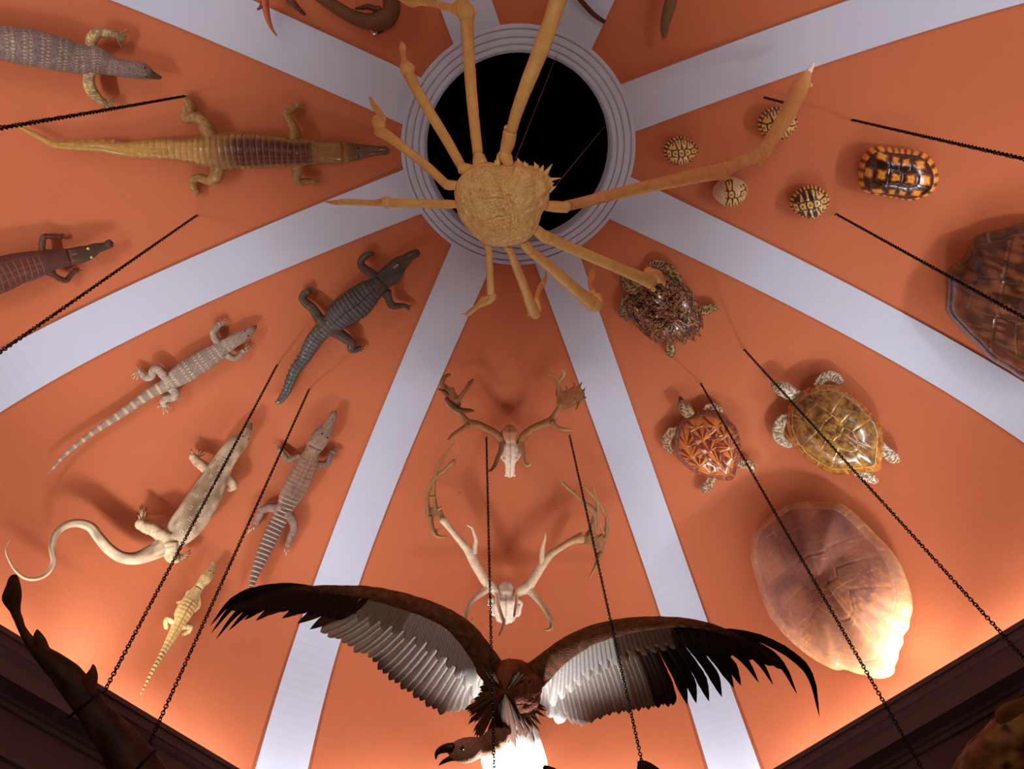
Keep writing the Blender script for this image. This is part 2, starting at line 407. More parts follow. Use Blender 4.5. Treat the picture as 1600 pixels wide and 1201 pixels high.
def croc_col(n_band, rows, a, b, base, scute, seam, side_c, tail_c=None, head_c=None, head=0.2, belly=(0.5, 0.4, 0.3), tailband=None, glint=None):
    def f(s, th, ar):
        lat = (th / math.pi) * rows
        d1 = np.abs(np.sin(s * n_band * math.pi)); d2 = np.abs(np.sin(lat * math.pi))
        edge = np.clip(1 - np.minimum(d1 * 1.4, d2 * 1.6) / 0.42, 0, 1)
        dors = seg(th, 0.62, math.pi - 0.62, 0.3)
        n = vnoise(s * 120, th * 9, 5)
        side = mix(side_c, np.asarray(side_c) * 0.6, n)
        side = mix(side, np.asarray(side_c) * 0.45, (np.abs(np.sin(s * n_band * math.pi)) < 0.25) * 0.7 * seg(s, a, 0.99))
        sc_ = mix(scute, np.asarray(scute) * 0.6, vnoise(s * n_band, lat, 8))
        if tail_c is not None: sc_ = mix(sc_, tail_c, np.clip((s - b * 0.72) / 0.12, 0, 1)); 
        top = mix(sc_, seam, edge)
        c = mix(side, top, dors * seg(s, a, 0.995))
        if tail_c is not None: c = mix(c, np.asarray(tail_c)[None, None] * (0.75 + 0.5 * n[..., None]), np.clip((s - b) / 0.08, 0, 1) * 0.7)
        if tailband is not None:
            tb = (np.sin(s * n_band * math.pi) ** 2 < 0.16) * np.clip((s - b * 0.8) / 0.1, 0, 1); c = mix(c, tailband, tb)
        if head_c is not None:
            hc = mix(head_c, np.asarray(head_c) * 0.5, vnoise(s * 190, th * 5, 9)); c = mix(c, hc, np.clip((head - s) / 0.03, 0, 1))
        c = mix(c, belly, seg(th, math.pi + 0.3, 2 * math.pi - 0.3, 0.2))
        return c
    return f
def mon_col(base, dark, dots, rows, around, head_c=None, tail_n=0, tail_c=None, head=0.1, dot_r=0.32, belly=(0.6, 0.55, 0.45), a=0.15, b=0.55, fine=(900, 60)):
    def f(s, th, ar):
        n = vnoise(ar * fine[0], th * fine[1] / 6.28, 4); c = mix(base, dark, (n > 0.5) * 0.75)
        c = mix(c, dark, vnoise(s * 16, th * 1.2, 6) * 0.5)
        u = s * rows; v = th / (2 * math.pi) * around + 0.5 * (np.floor(u) % 2)
        du = (u % 1 - 0.5); dv = (v % 1 - 0.5) * 1.2; rr = np.sqrt(du * du + dv * dv)
        dotm = ((rr < dot_r * (0.6 + 0.8 * vnoise(np.floor(u) * 2.3, np.floor(v) * 1.9, 7))) & ((np.floor(u) % 3) != 1)) * seg(s, a, b, 0.05)
        c = mix(c, dots, dotm * 0.9)
        if tail_n: c = mix(c, tail_c, (np.sin(s * tail_n * 2 * math.pi) > 0.55) * np.clip((s - b + 0.08) / 0.1, 0, 1) * 0.8)
        if head_c is not None: c = mix(c, head_c, np.clip((head - s) / 0.02, 0, 1))
        return mix(c, belly, seg(th, math.pi + 0.5, 2 * math.pi - 0.5, 0.3))
    return f
M_CROC = mat('varnished_croc_hide', None, rough=0.34, spec=0.5, coat=0.35, noise=(60, 0.2), crackle=(330, 0.0012))
M_CROCM = mat('dry_croc_hide', None, rough=0.55, spec=0.4, noise=(60, 0.2), crackle=(420, 0.001))
M_LIZ = mat('lizard_skin', None, rough=0.6, spec=0.35, noise=(40, 0.15), crackle=(500, 0.0008))
C = lin

# 1 long tan crocodile
reptile('crocodile', 'long tan crocodile with glossy maroon back plates, nose by the round opening', 'crocodile',
    [(608,236,3.5),(602,235,6),(590,235,7),(570,236,10),(550,237,14),(531,238,18.5),(524,238,18),(510,237,18),(480,237,20),(460,238,21),(440,236,24),(400,235,27),(370,235,28),(345,236,27),(320,236,24),(300,235,20),(270,233,17),(250,233,16),(225,233,14),(200,234,11.5),(150,229,8),(115,228,7),(80,224,5.5),(60,213,4),(40,203,3),(27,197,1)],
    [([(458,222,11),(461,208,8.5),(452,188,7.5),(448,178,7),(457,168,6),(464,164,5)], [(479,168),(476,160),(464,157),(458,159),(472,172)]),
     ([(466,252,11),(465,266,8.5),(463,278,7.5),(469,284,6.5),(482,283,5),(489,283,4.5)], [(501,279),(502,285),(496,290),(494,277)]),
     ([(332,222,15),(326,208,12),(320,194,11),(310,184,9),(298,184,8),(290,186,7.5),(291,176,8),(297,166,9),(292,157,6)], [(285,148),(290,145),(295,147),(299,152)]),
     ([(340,250,15),(340,264,11.5),(336,277,10),(326,282,8),(312,278,6.5),(303,280,6.5),(302,291,7),(306,298,6)], [(303,307),(309,309),(315,306),(318,300)])],
    [0.055, 0.06, 0.09, 0.09, 0.06, 0.05, 0.04], croc_col(58, 9, 0.215, 0.60, C((150,100,50)), C((96,42,30)), C((168,112,70)), C((176,128,64)), tail_c=C((196,150,76)), head_c=C((118,92,66)), head=0.135),
    C((176,130,72)), C((210,170,110)), croc_disp(58, 9, 0.20, 0.75, 0.10, tail_from=0.74, side=0.0, head=0.135, side_n=42), M_CROC, nr=560, ns=64,
    eyes=((561,230),(561,243)), leghs=[[0.08,0.05,0.03]]*4)
# 2 charcoal caiman
reptile('caiman', 'small charcoal caiman with wet-looking black back plates and raised notched tail', 'crocodile',
    [(655,396,4),(651,396,6.5),(640,400,7),(632,407,9.5),(625,412,12.5),(612,427,16),(604,433,15),(596,441,14),(588,448,15),(577,456,20),(562,469,24),(550,478,24.5),(537,487,23),(522,501,18),(509,512,14),(500,520,13),(487,537,12),(475,560,9.5),(462,577,8),(454,595,7.5),(447,612,6.5),(437,626,5),(431,630,2)],
    [([(584,432,10),(580,427,7),(570,420,6.5),(564,413,6),(566,404,5.5),(573,398,5),(578,396,4)], [(586,391),(588,395),(585,400),(580,389)]),
     ([(603,456,9),(607,466,6),(613,477,6),(621,478,5),(629,477,4),(635,478,3)], [(643,482),(642,486),(638,484),(644,477)]),
     ([(508,505,12),(500,499,9),(494,490,8),(487,480,7.5),(478,473,7),(473,467,6.5),(475,460,6),(481,455,5)], [(485,443),(489,447),(490,453),(480,447)]),
     ([(517,512,12),(527,519,9.5),(540,528,8.5),(549,536,7.5),(550,545,7),(556,546,5.5),(561,544,4)], [(571,539),(571,545),(566,549),(565,536)])],
    [0.06, 0.08, 0.08, 0.05, 0.045], croc_col(50, 10, 0.26, 0.97, C((60,55,52)), C((104,106,110)), C((44,40,38)), C((96,80,68)), head_c=C((80,70,60)), head=0.24, belly=C((90,70,55))),
    C((92,76,64)), C((170,150,120)), croc_disp(50, 10, 0.24, 0.97, 0.14, tail_from=0.72, side=math.pi * 0.05, head=0.21, side_n=40, side_amp=0.3), M_CROC, nr=520, ns=72, eyes=((623,408),(631,417)), leghs=[[0.08,0.05,0.03]]*4)
# 3 red-brown crocodile at the edge
reptile('crocodile', 'dark red-brown crocodile with pale yellow eyes, cut by the left edge', 'crocodile',
    [(175,380,5),(171,381,6.5),(165,384,6),(150,388,8.5),(138,394,11.5),(125,398,13.5),(110,401,13.5),(90,404,15.5),(75,407,17.5),(50,414,22),(25,420,24.5),(0,429,27.5),(-40,441,28),(-80,455,20),(-150,480,12),(-230,510,4)],
    [([(72,398,7),(66,390,5),(66,378,5),(68,370,4.5),(79,369,4),(92,370,3.6)], [(101,366),(102,371),(97,374),(98,364)]),
     ([(78,424,8),(86,431,4.5),(95,436,4.5),(103,438,4.5),(110,430,4),(117,423,3.8)], [(124,418),(128,421),(124,427),(120,416)])],
    [0.07, 0.08, 0.07, 0.05], croc_col(42, 9, 0.26, 0.97, C((90,40,28)), C((104,44,30)), C((158,110,84)), C((92,38,28)), head_c=C((84,56,38)), head=0.17, belly=C((110,60,40))),
    C((96,48,34)), C((50,28,20)), croc_disp(42, 9, 0.26, 0.97, 0.05, head=0.17), M_CROC, nr=460, ns=64, eyes=((137,386),(142,399)), eye_mat=M_EYEY, eye_r=2.6, leghs=[[0.07,0.05,0.03]]*2)
# 4 pink-grey crocodile
reptile('crocodile', 'pinkish grey crocodile with dark banded tail running down towards the vulture wing', 'crocodile',
    [(524,643,3),(521,648,6),(517,656,7),(513,664,9),(506,675,12.5),(499,686,14.5),(492,697,13.5),(489,703,11.5),(486,710,13),(481,722,15.5),(472,741,18),(462,760,19),(452,778,16.5),(445,794,13),(435,815,12),(425,834,12),(415,856,11),(405,880,9),(399,896,7),(394,912,4.5),(390,930,1.5)],
    [([(476,716,8),(467,713,5.5),(458,716,5),(450,719,5),(444,711,4.5),(437,702,3.8)], [(430,694),(431,699),(435,694)]),
     ([(490,724,8),(499,725,5.5),(510,724,5.5),(515,714,5),(520,706,4.5)], [(527,698),(531,702),(531,708),(523,698)]),
     ([(445,791,10),(433,793,8),(420,793,7),(409,797,6),(405,806,5.5),(401,816,4.5)], [(391,830),(387,834),(396,828)]),
     ([(446,800,10),(453,807,8),(459,818,6.5),(459,828,6),(454,838,5.5),(450,850,4.5)], [(447,868),(444,862),(450,862)])],
    [0.07, 0.085, 0.06, 0.045], croc_col(44, 7, 0.24, 0.56, C((160,125,110)), C((168,128,104)), C((92,68,60)), C((170,134,116)), head_c=C((176,142,122)), head=0.2, tail_c=C((92,72,66)), tailband=C((196,170,150)), belly=C((190,160,140))),
    C((150,118,104)), C((210,190,170)), croc_disp(44, 7, 0.24, 0.97, 0.05, head=0.2), M_CROCM, nr=520, ns=60, eyes=((503,674),(511,680)), leghs=[[0.07,0.05,0.03]]*4)
# 5 small yellow crocodile
reptile('crocodile', 'tiny straw-yellow crocodile with dark cross bands, smallest reptile on the ceiling', 'crocodile',
    [(334,878,2.5),(333,883,4),(330,889,6),(325,898,8.5),(320,905,9),(315,911,7.5),(311,917,7.5),(305,926,9),(297,940,12.5),(287,957,13.5),(280,971,11),(274,984,8.5),(262,1006,6),(250,1027,4),(237,1050,3),(227,1070,1.8),(219,1087,0.8)],
    [([(303,926,5),(296,924,3.2),(291,932,3),(285,939,2.6),(279,941,2.2)], [(275,941),(277,944)]),
     ([(307,932,5),(311,939,3.2),(310,947,3),(305,953,2.6)], [(304,957),(301,955)]),
     ([(277,974,6),(270,971,5),(262,967,4.5),(259,973,4),(260,979,3.5)], [(262,984),(258,983)]),
     ([(283,978,6),(291,978,5),(297,979,4.5),(295,985,4),(289,989,3.2)], [(283,991),(285,994)])],
    [0.05, 0.06, 0.045, 0.035], croc_col(36, 6, 0.3, 0.72, C((220,180,110)), C((226,186,112)), C((140,92,44)), C((226,190,124)), head_c=C((222,188,128)), head=0.22, tail_c=C((214,176,110)), tailband=C((70,50,34)), belly=C((230,210,160))),
    C((230,198,140)), C((240,220,170)), croc_disp(36, 6, 0.3, 0.8, 0.07, head=0.2), M_CROCM, nr=360, ns=44, leghs=[[0.05,0.04,0.025]]*4, toe_r=1.0, eyes=((326,893),(331,896)), eye_r=1.1)
# 6 grey spotted monitor, top left
GREY = C((138,118,112))
reptile('monitor_lizard', 'large grey monitor lizard with yellow spots, cut by the left edge near top', 'lizard',
    [(252,121,2),(247,120,4),(238,117,6.5),(226,112,11.5),(219,110,12.5),(205,109,12.5),(190,106,13),(175,103,14.5),(162,98,18),(150,94,21),(125,92,22),(100,86,25),(50,75,28),(0,67,25),(-50,60,22),(-110,52,14),(-200,48,9),(-300,50,3)],
    [([(146,82,10),(142,72,8),(144,60,8.5),(152,52,7.5),(165,52,6.5),(177,53,6),(183,55,5)], [(198,46),(204,54),(203,64),(199,69),(190,74)]),
     ([(142,108,10),(139,119,8),(141,137,9),(149,149,8),(158,157,6),(164,160,5)], [(177,151),(184,158),(184,167),(176,173),(163,170)])],
    [0.08, 0.09, 0.085, 0.06], mon_col(C((160,138,130)), C((98,84,88)), C((214,190,130)), 58, 30, head_c=C((84,64,48)), head=0.05, dot_r=0.24, a=0.12, b=0.99),
    C((150,128,100)), C((225,200,140)), None, M_LIZ, nr=640, ns=120, leghs=[[0.09,0.07,0.05]]*2, toe_r=2.2, eyes=((227,105),(229,119)), eye_r=1.8,
    legcolf=lambda s, th, ar: mix(C((160,136,104)), C((224,196,130)), (vnoise(ar * 200, th * 6, 3) > 0.6).astype(float)))
# 7 small slender monitor
reptile('monitor_lizard', 'slender pale grey monitor with rows of cream dots and long straight whip tail', 'lizard',
    [(401,509,1.5),(397,512,4),(390,517,6.5),(383,522,8.5),(375,527,9.5),(360,536,10.5),(350,542,11.5),(342,548,13),(325,559,15.5),(307,570,16.5),(287,583,16.5),(270,594,13),(258,602,10),(248,607,9),(232,616,8),(212,630,7),(185,649,6),(150,672,4.5),(117,697,3.5),(95,717,2.5),(85,729,2),(76,740,1)],
    [([(344,543,8),(340,535,6),(335,526,5.5),(334,518,5.5),(339,511,5),(343,507,4)], [(345,497),(352,496),(356,501),(355,507)]),
     ([(346,553,8),(353,553,5.5),(361,558,5.5),(368,559,5),(375,554,4.5),(380,548,4)], [(387,533),(391,537),(394,543),(390,549),(384,552)]),
     ([(264,592,9),(256,586,7),(247,577,7),(240,578,6),(236,588,6),(229,590,5.5),(222,584,4.5),(219,580,3.5)], [(212,573),(206,586),(208,592),(214,594),(220,573)]),
     ([(262,600,9),(268,606,7.5),(274,614,7),(271,621,6.5),(261,622,6),(255,627,5.5),(257,632,4.5)], [(245,637),(256,648),(263,645),(270,637),(269,630)])],
    [0.05, 0.06, 0.06, 0.04, 0.04], mon_col(C((186,166,152)), C((128,110,104)), C((240,226,196)), 44, 20, head_c=C((112,92,74)), head=0.03, tail_n=26, tail_c=C((222,200,156)), dot_r=0.24, a=0.10, b=0.46),
    C((184,166,148)), C((220,205,180)), None, M_LIZ, nr=520, ns=80, leghs=[[0.06,0.05,0.03]]*4, toe_r=1.3, eyes=((383,516),(388,523)), eye_r=1.3)
# 8 pale monitor with the curled tail
def palecol(s, th, ar):
    c = mix(C((200,176,148)), C((140,112,84)), np.clip(vnoise(s * 40, th * 2.5, 12) * 1.3 - 0.3, 0, 1))
    c = mix(c, C((112,80,56)), np.exp(-((th - 1.35) / 0.45) ** 2) * seg(s, 0.02, 0.42, 0.1) * (0.35 + 0.5 * vnoise(s * 30, th, 2)))
    c = mix(c, C((74,50,38)), np.exp(-((th - 0.5) / 0.35) ** 2) * seg(s, 0.45, 0.8, 0.05) * 0.9)
    u = s * 74; v = th / (2 * math.pi) * 18 + 0.5 * (np.floor(u) % 2)
    rr = np.sqrt((u % 1 - 0.5) ** 2 + (v % 1 - 0.5) ** 2); pick = vnoise(np.floor(u) * 1.7, np.floor(v) * 1.3, 3) > 0.62
    c = mix(c, C((240,222,190)), ((rr < 0.40) & (rr > 0.24) & pick) * seg(s, 0.1, 0.46, 0.02) * 0.45)
    return mix(c, C((110,76,50)), np.clip((0.025 - s) / 0.01, 0, 1) * 0.8)
reptile('monitor_lizard', 'pale beige monitor lizard with long tail curling in an S to the left edge', 'lizard',
    [(392,661,2.5),(390,666,4.5),(387,672,6),(383,679,8.5),(376,688,12.5),(370,694,14.5),(360,706,15.5),(352,718,16.5),(342,735,18.5),(332,755,21.5),(315,785,25),(297,812,25.5),(285,826,24),(273,838,20),(257,851,16),(245,859,13.5),(232,865,12),(212,872,10),(190,870,9),(170,857,8.5),(155,840,8),(140,822,7.5),(120,817,6.5),(100,822,5.5),(86,837,5),(81,855,4.5),(83,877,4),(74,895,3.5),(57,904,3),(37,902,2.6),(25,892,2.3),(15,877,1.8),(9,860,1.2),(15,844,0.6)],
    [([(333,742,11),(324,734,8.5),(316,727,8),(308,721,7.5),(302,714,6)], [(298,701),(306,708),(313,701),(318,704),(320,709)]),
     ([(342,746,11),(353,746,8),(360,752,8),(364,759,7.5),(360,762,5.5)], [(366,765),(358,768)]),
     ([(262,842,14),(250,834,11),(240,827,10.5),(229,824,9.5),(220,819,8)], [(214,800),(218,789),(221,786),(229,791),(231,801)]),
     ([(265,848,14),(266,860,12),(268,869,10),(274,873,7),(280,870,5)], [(298,858),(299,863),(294,869),(288,874)])],
    [0.10, 0.12, 0.11, 0.08, 0.07, 0.06, 0.05], palecol, C((206,178,144)), C((40,28,22)), None, M_LIZ, nr=700, ns=90, toe_r=1.7, leghs=[[0.11,0.09,0.06]]*4, eyes=((379,680),(387,684)), eye_r=1.5)
# ================================================================== TURTLES AND SHELLS
def closed_spline(P, n):
    P = np.asarray(P, float); m = len(P); Q = np.vstack([P, P[:1]]); L = np.linalg.norm(np.diff(Q, axis=0), axis=1); cum = np.concatenate([[0], np.cumsum(L)])
    out = []
    for x in np.linspace(0, cum[-1], n, endpoint=False):
        i = min(m - 1, np.searchsorted(cum, x, 'right') - 1); t = (x - cum[i]) / L[i]
        a, b, c, d = P[(i - 1) % m], P[i], P[(i + 1) % m], P[(i + 2) % m]
        out.append(0.5 * ((2 * b) + (c - a) * t + (2 * a - 5 * b + 4 * c - d) * t * t + (3 * b - a - 3 * c + d) * t ** 3))
    return np.array(out)
# scute layout in the unit disc: x across, y towards the head
VERT = [(0, 0.74), (0, 0.42), (0, 0.06), (0, -0.30), (0, -0.66)]
COST = [(sx * x, y) for sx in (-1, 1) for x, y in ((0.50, 0.52), (0.60, 0.17), (0.56, -0.20), (0.40, -0.56))]
SEEDS = np.array(VERT + COST)
def scutes(X, Y, rim=0.86, nm=25):
    """-> distance to seam, scute index, local coords (dx,dy), rim mask"""
    W = np.array([1.0] * 5 + [1.0] * 8)
    D = np.stack([np.sqrt(((X - sx) * (1.25 if i < 5 else 0.85)) ** 2 + (Y - sy) ** 2) for i, (sx, sy) in enumerate(SEEDS)], -1)
    D[..., :5] *= 1.05
    o = np.argsort(D, -1); i0 = o[..., 0]; d0 = np.take_along_axis(D, o[..., :1], -1)[..., 0]; d1 = np.take_along_axis(D, o[..., 1:2], -1)[..., 0]
    seam = (d1 - d0)
    R = np.hypot(X, Y); ang = np.arctan2(X, Y) / (2 * math.pi) * nm
    inrim = R > rim
    seam = np.where(inrim, np.minimum((0.5 - np.abs(ang % 1 - 0.5)) * 0.45, np.abs(R - rim) * 2), np.minimum(seam, np.abs(rim - R) * 2))
    dx = X - SEEDS[i0, 0]; dy = Y - SEEDS[i0, 1]
    return seam, np.where(inrim, 20 + np.floor(ang), i0), dx, dy, inrim
def shell_mesh(outline, h0, H, head, colf, nr=90, na=180, seamd=0.006, power=0.62, rimflare=0.0, keel=0.0, zfun=None, rough_amp=0.0, pt=None, base=True):
    """domed carapace over the outline (pixels); head = pixel direction of the head end"""
    O = closed_spline(outline, na); c = O.mean(0)
    pt = pt or onv
    ha = math.atan2(-(head[1] - c[1]), head[0] - c[0])
    RP = np.array([pt(x, y, h0) for x, y in O]); Cc = RP.mean(0)
    # plane normal of the rim
    u, s_, vt = np.linalg.svd(RP - Cc); n = vt[2]
    if np.dot(n, CAM - Cc) < 0: n = -n
    size = np.mean(np.linalg.norm(RP - Cc, axis=1))
    rr = np.concatenate([np.linspace(0.0, 0.8, int(nr * 0.62), endpoint=False), np.linspace(0.8, 1.0, nr - int(nr * 0.62))]); rr[0] = 0.002
    TA = np.array([math.atan2(-(y - c[1]), x - c[0]) for x, y in O]) - ha          # 0 = head
    Rg, Tg = np.meshgrid(rr, TA, indexing='ij'); X = -Rg * np.sin(Tg); Y = Rg * np.cos(Tg)
    seam, idx, dx, dy, inrim = scutes(X, Y)
    hgt = H * np.clip(1 - Rg ** 2, 0, 1) ** power + rimflare * np.clip((Rg - 0.86) / 0.14, 0, 1) * size
    hgt = hgt - seamd * np.clip(1 - seam / 0.035, 0, 1) + keel * np.exp(-(X / 0.06) ** 2) * np.clip(1 - Rg, 0, 1)
    if rough_amp: hgt = hgt + rough_amp * (vnoise(X * 9 + 20, Y * 9 + 20, 3) - 0.5) * np.clip(1.1 - Rg, 0, 1)
    if zfun is not None: hgt = hgt + zfun(X, Y, Rg, seam, dx, dy)
    V = Cc + (RP - Cc)[None] * Rg[..., None] + n * hgt[..., None]
    # keep the flat of the rim on its own height
    C_ = colf(X, Y, Rg, seam, idx, dx, dy, inrim)
    mb = MB(); Fc = []; m = na
    for i in range(nr - 1):
        for j in range(m):
            k = (j + 1) % m; Fc.append((i * m + j, (i + 1) * m + j, (i + 1) * m + k, i * m + k))
    Vv = V.reshape(-1, 3); Cv = C_.reshape(-1, 3)
    # under side: a shallow plastron closing the rim
    k0 = len(Vv); under = []
    for q, dd in ((0.96, 0.10), (0.8, 0.22), (0.4, 0.30), (0.0, 0.32)):
        under.append(Cc + (V[-1] - Cc) * max(q, 0.001) - n * min(h0 * 0.85, size * dd))
    Vv = np.vstack([Vv] + under); Cv = np.vstack([Cv] + [np.tile(lin((170, 140, 90)), (m, 1))] * 4)
    prev = (nr - 1) * m
    for q in range(4):
        cur = k0 + q * m
        for j in range(m):
            k = (j + 1) % m; Fc.append((prev + j, cur + j, cur + k, prev + k))
        prev = cur
    mb.add(Vv, Fc, Cv)
    return mb, Cc, n, size
M_SHELL = mat('varnished_shell', None, rough=0.22, spec=0.6, coat=0.8, noise=(50, 0.22), bump=(45, 0.0015))
M_SHELLM = mat('dull_shell', None, rough=0.42, spec=0.5, coat=0.15, noise=(30, 0.2), bump=(60, 0.001))
M_SKIN = mat('turtle_skin', None, rough=0.45, spec=0.5, coat=0.2, noise=(80, 0.2), crackle=(240, 0.0012))
def limb(rt, name, path, hs, colf, flat=0.35, nr=40, ns=18, disp=None, material=None):
    P, R, U = chain3(path, hs); mb = MB(); tube(mb, P, R, U, nr, ns, (1, 1, 1), flat=flat, colf=colf, disp=disp); return mb.build(name, material or M_SKIN, rt)
def skincol(light, dark, sc=26, cut=0.45):
    def f(s, th, ar):
        u = ar * 60 + 1.3 * vnoise(ar * 50 + 3, th * 1.6 + 3, 91); v = th * 1.5 + 1.3 * vnoise(ar * 50 + 13, th * 1.6 + 13, 92)
        du = np.abs(((u + 0.5 * (np.floor(v) % 2)) % 1) - 0.5); dv = np.abs((v % 1) - 0.5)
        net = np.clip((np.maximum(du, dv) - 0.34) / 0.08, 0, 1)
        return mix(dark, light, net * 0.9 + 0.1 * vnoise(u * 3, v * 3, 4))
    return f
def sea_turtle(name, label, outline, head, h0, H, colf, headpath, limbs, skin, material, keel=0.01, zfun=None, beak=None, eyes=(), seamd=0.004, rimflare=0.0, power=0.6):
    mb, Cc, n, size = shell_mesh(outline, h0, H, head, colf, keel=keel, zfun=zfun, seamd=seamd, rimflare=rimflare, power=power, nr=110, na=220)
    rt = root(name, label, 'turtle', Cc)
    mb.build('carapace', material, rt)
    limb(rt, 'head', headpath, [h0 * 0.9, h0 + 0.02, h0 + 0.01], skin, flat=0.8, nr=50, ns=30)
    if beak: limb(rt, 'beak', beak, [h0 + 0.01, h0], lambda s, th, ar: mix(C((60, 44, 34)), C((90, 70, 50)), s), flat=0.9, nr=14, ns=14)
    for e in eyes:
        mbb = MB(); q = onv(e[0], e[1], h0 + 0.03); ball(mbb, q, e[2] * depth(q) / F, W3); mbb.build('eye', M_EYE, rt)
    for l in limbs:
        limb(rt, 'flipper', l, [h0, h0 * 0.8, h0 * 0.5], skin, flat=0.3)
    return rt
# hawksbill, dark marbled
def col_hawk_dark(X, Y, R, seam, idx, dx, dy, rim):
    a = vnoise(X * 26 + 3 * Y + 40 + idx * 3, Y * 60 + 40 + 10 * vnoise(X * 9 + 30, Y * 9 + 30, 2), 5); b = vnoise(X * 60 + 50, Y * 26 + 50, 6)
    m = np.clip((0.62 * a + 0.38 * b - 0.55) / 0.05, 0, 1)
    c = mix(C((46, 24, 18)), C((172, 118, 70)), m); return mix(c, C((24, 14, 12)), np.clip(1 - seam / 0.02, 0, 1) * 0.8)
def z_spiky(X, Y, R, seam, dx, dy):
    ang = np.arctan2(X, Y) / (2 * math.pi) * 25
    return 0.0 * X
out = [(990,455),(1003,441),(1017,432),(1035,429),(1052,434),(1070,444),(1084,458),(1093,475),(1098,495),(1099,512),(1093,516),(1096,525),(1086,524),(1086,533),(1075,530),(1070,538),(1060,533),(1050,539),(1040,535),(1024,535),(1007,523),(992,507),(982,490),(979,472)]
sea_turtle('sea_turtle', 'dark tortoiseshell sea turtle with glossy marbled shell, crab leg joint across it', out, (985, 445), 0.05, 0.10, col_hawk_dark,
    [(1003,455,10),(994,450,11.5),(984,446,11.5),(976,440,8.5),(971,432,4)], 
    [[(1060,440,8),(1050,425,8.5),(1035,414,8),(1022,411,6),(1012,415,4)], [(984,462,7),(975,475,7.5),(975,492,6.5),(982,500,4)],
     [(1092,486,7),(1102,484,8.5),(1113,481,7.5),(1121,483,3)], [(1046,530,6),(1047,541,7.5),(1049,551,7.5),(1050,558,3.5)]],
    skincol(C((190,150,90)), C((48,30,24))), M_SHELL, eyes=((982,450,1.8),), keel=0.015)
# small hawksbill, orange rays
def col_hawk_red(X, Y, R, seam, idx, dx, dy, rim):
    an = np.arctan2(dy + 0.14, dx); rays = vnoise(an * 5.5 + idx * 7.1 + 40, np.hypot(dx, dy) * 1.5 + 3, 8)
    m = np.clip((rays - 0.48) / 0.1, 0, 1); d = np.hypot(dx, dy)
    c = mix(C((104, 40, 22)), C((222, 138, 60)), m * np.clip(1.25 - d * 2.2, 0, 1)); c = mix(c, C((150, 60, 34)), vnoise(X * 12 + 30, Y * 12 + 30, 2) * 0.5)
    c = mix(c, C((120, 62, 56)), rim * 0.8)
    return mix(c, C((206, 168, 140)), np.clip(1 - seam / 0.014, 0, 1) * 0.55)
out = [(1067,652),(1080,644),(1100,640),(1120,643),(1137,655),(1150,667),(1157,687),(1158,707),(1153,725),(1147,746),(1135,751),(1112,747),(1095,742),(1080,735),(1065,722),(1057,707),(1054,690),(1057,670)]
sea_turtle('sea_turtle', 'small orange-red sea turtle with rayed glossy scutes beside a hanging chain', out, (1070, 635), 0.06, 0.085, col_hawk_red,
    [(1082,654,9),(1077,647,9),(1072,640,10),(1067,632,9),(1064,625,5)], 
    [[(1060,672,7),(1050,674,8),(1043,683,8),(1043,696,7),(1050,707,4)], [(1102,648,7),(1108,637,8),(1117,637,8),(1128,645,5)],
     [(1150,722,6),(1160,725,7),(1170,726,8.5),(1177,730,7),(1181,729,3)], [(1115,740,6),(1111,750,7),(1106,758,8.5),(1100,765,7),(1098,770,3)]],
    skincol(C((210,170,130)), C((96,62,46))), M_SHELL, beak=[(1065,627,5),(1062,620,2.2)], eyes=((1065,635,1.8),), zfun=lambda X, Y, R, seam, dx, dy: 0.012 * np.clip(1 - np.hypot(dx, dy + 0.1) * 4, 0, 1) * (R < 0.85), seamd=0.006)
# green turtle
def col_green(X, Y, R, seam, idx, dx, dy, rim):
    n1 = vnoise(X * 9 + 30, Y * 9 + 30, 21); n2 = vnoise(X * 24 + 30, Y * 24 + 30, 22)
    m = np.clip(n1 * 0.6 + n2 * 0.5 - 0.2, 0, 1); c = mix(C((86, 50, 26)), C((200, 150, 70)), m); c = mix(c, C((84, 84, 54)), np.clip(vnoise(X * 6 + 10, Y * 6 + 11, 23) - 0.55, 0, 1) * 1.4)
    c = mix(c, mix(C((196, 132, 52)), C((110, 60, 26)), n2), rim * 1.0)
    return mix(c, C((232, 206, 150)), np.clip(1 - seam / 0.013, 0, 1) * 0.75)
out = [(1232,632),(1245,615),(1265,604),(1285,600),(1305,602),(1325,612),(1345,627),(1362,645),(1374,660),(1380,677),(1380,700),(1378,722),(1375,735),(1355,738),(1332,741),(1312,742),(1292,737),(1275,727),(1257,714),(1242,697),(1232,677),(1229,655)]
sea_turtle('sea_turtle', 'large olive and amber sea turtle with pale scute seams and spread white flippers', out, (1222, 606), 0.07, 0.13, col_green,
    [(1250,624,11),(1240,617,11),(1230,611,12),(1221,606,12),(1213,602,9),(1207,597,4)],
    [[(1236,650,8),(1224,656,9),(1216,668,9),(1217,682,8.5),(1226,692,7),(1236,697,3.5)], [(1278,608,7),(1280,597,7),(1290,588,8),(1304,589,8),(1315,597,5)],
     [(1372,694,8),(1382,703,8.5),(1391,711,9.5),(1399,717,8),(1405,720,3)], [(1338,736,7),(1350,743,7.5),(1361,747,8),(1367,750,6),(1372,750,2.5)]],
    skincol(C((236,222,200)), C((120,92,60))), M_SHELL, eyes=((1217,608,2),), seamd=0.003, keel=0.012)
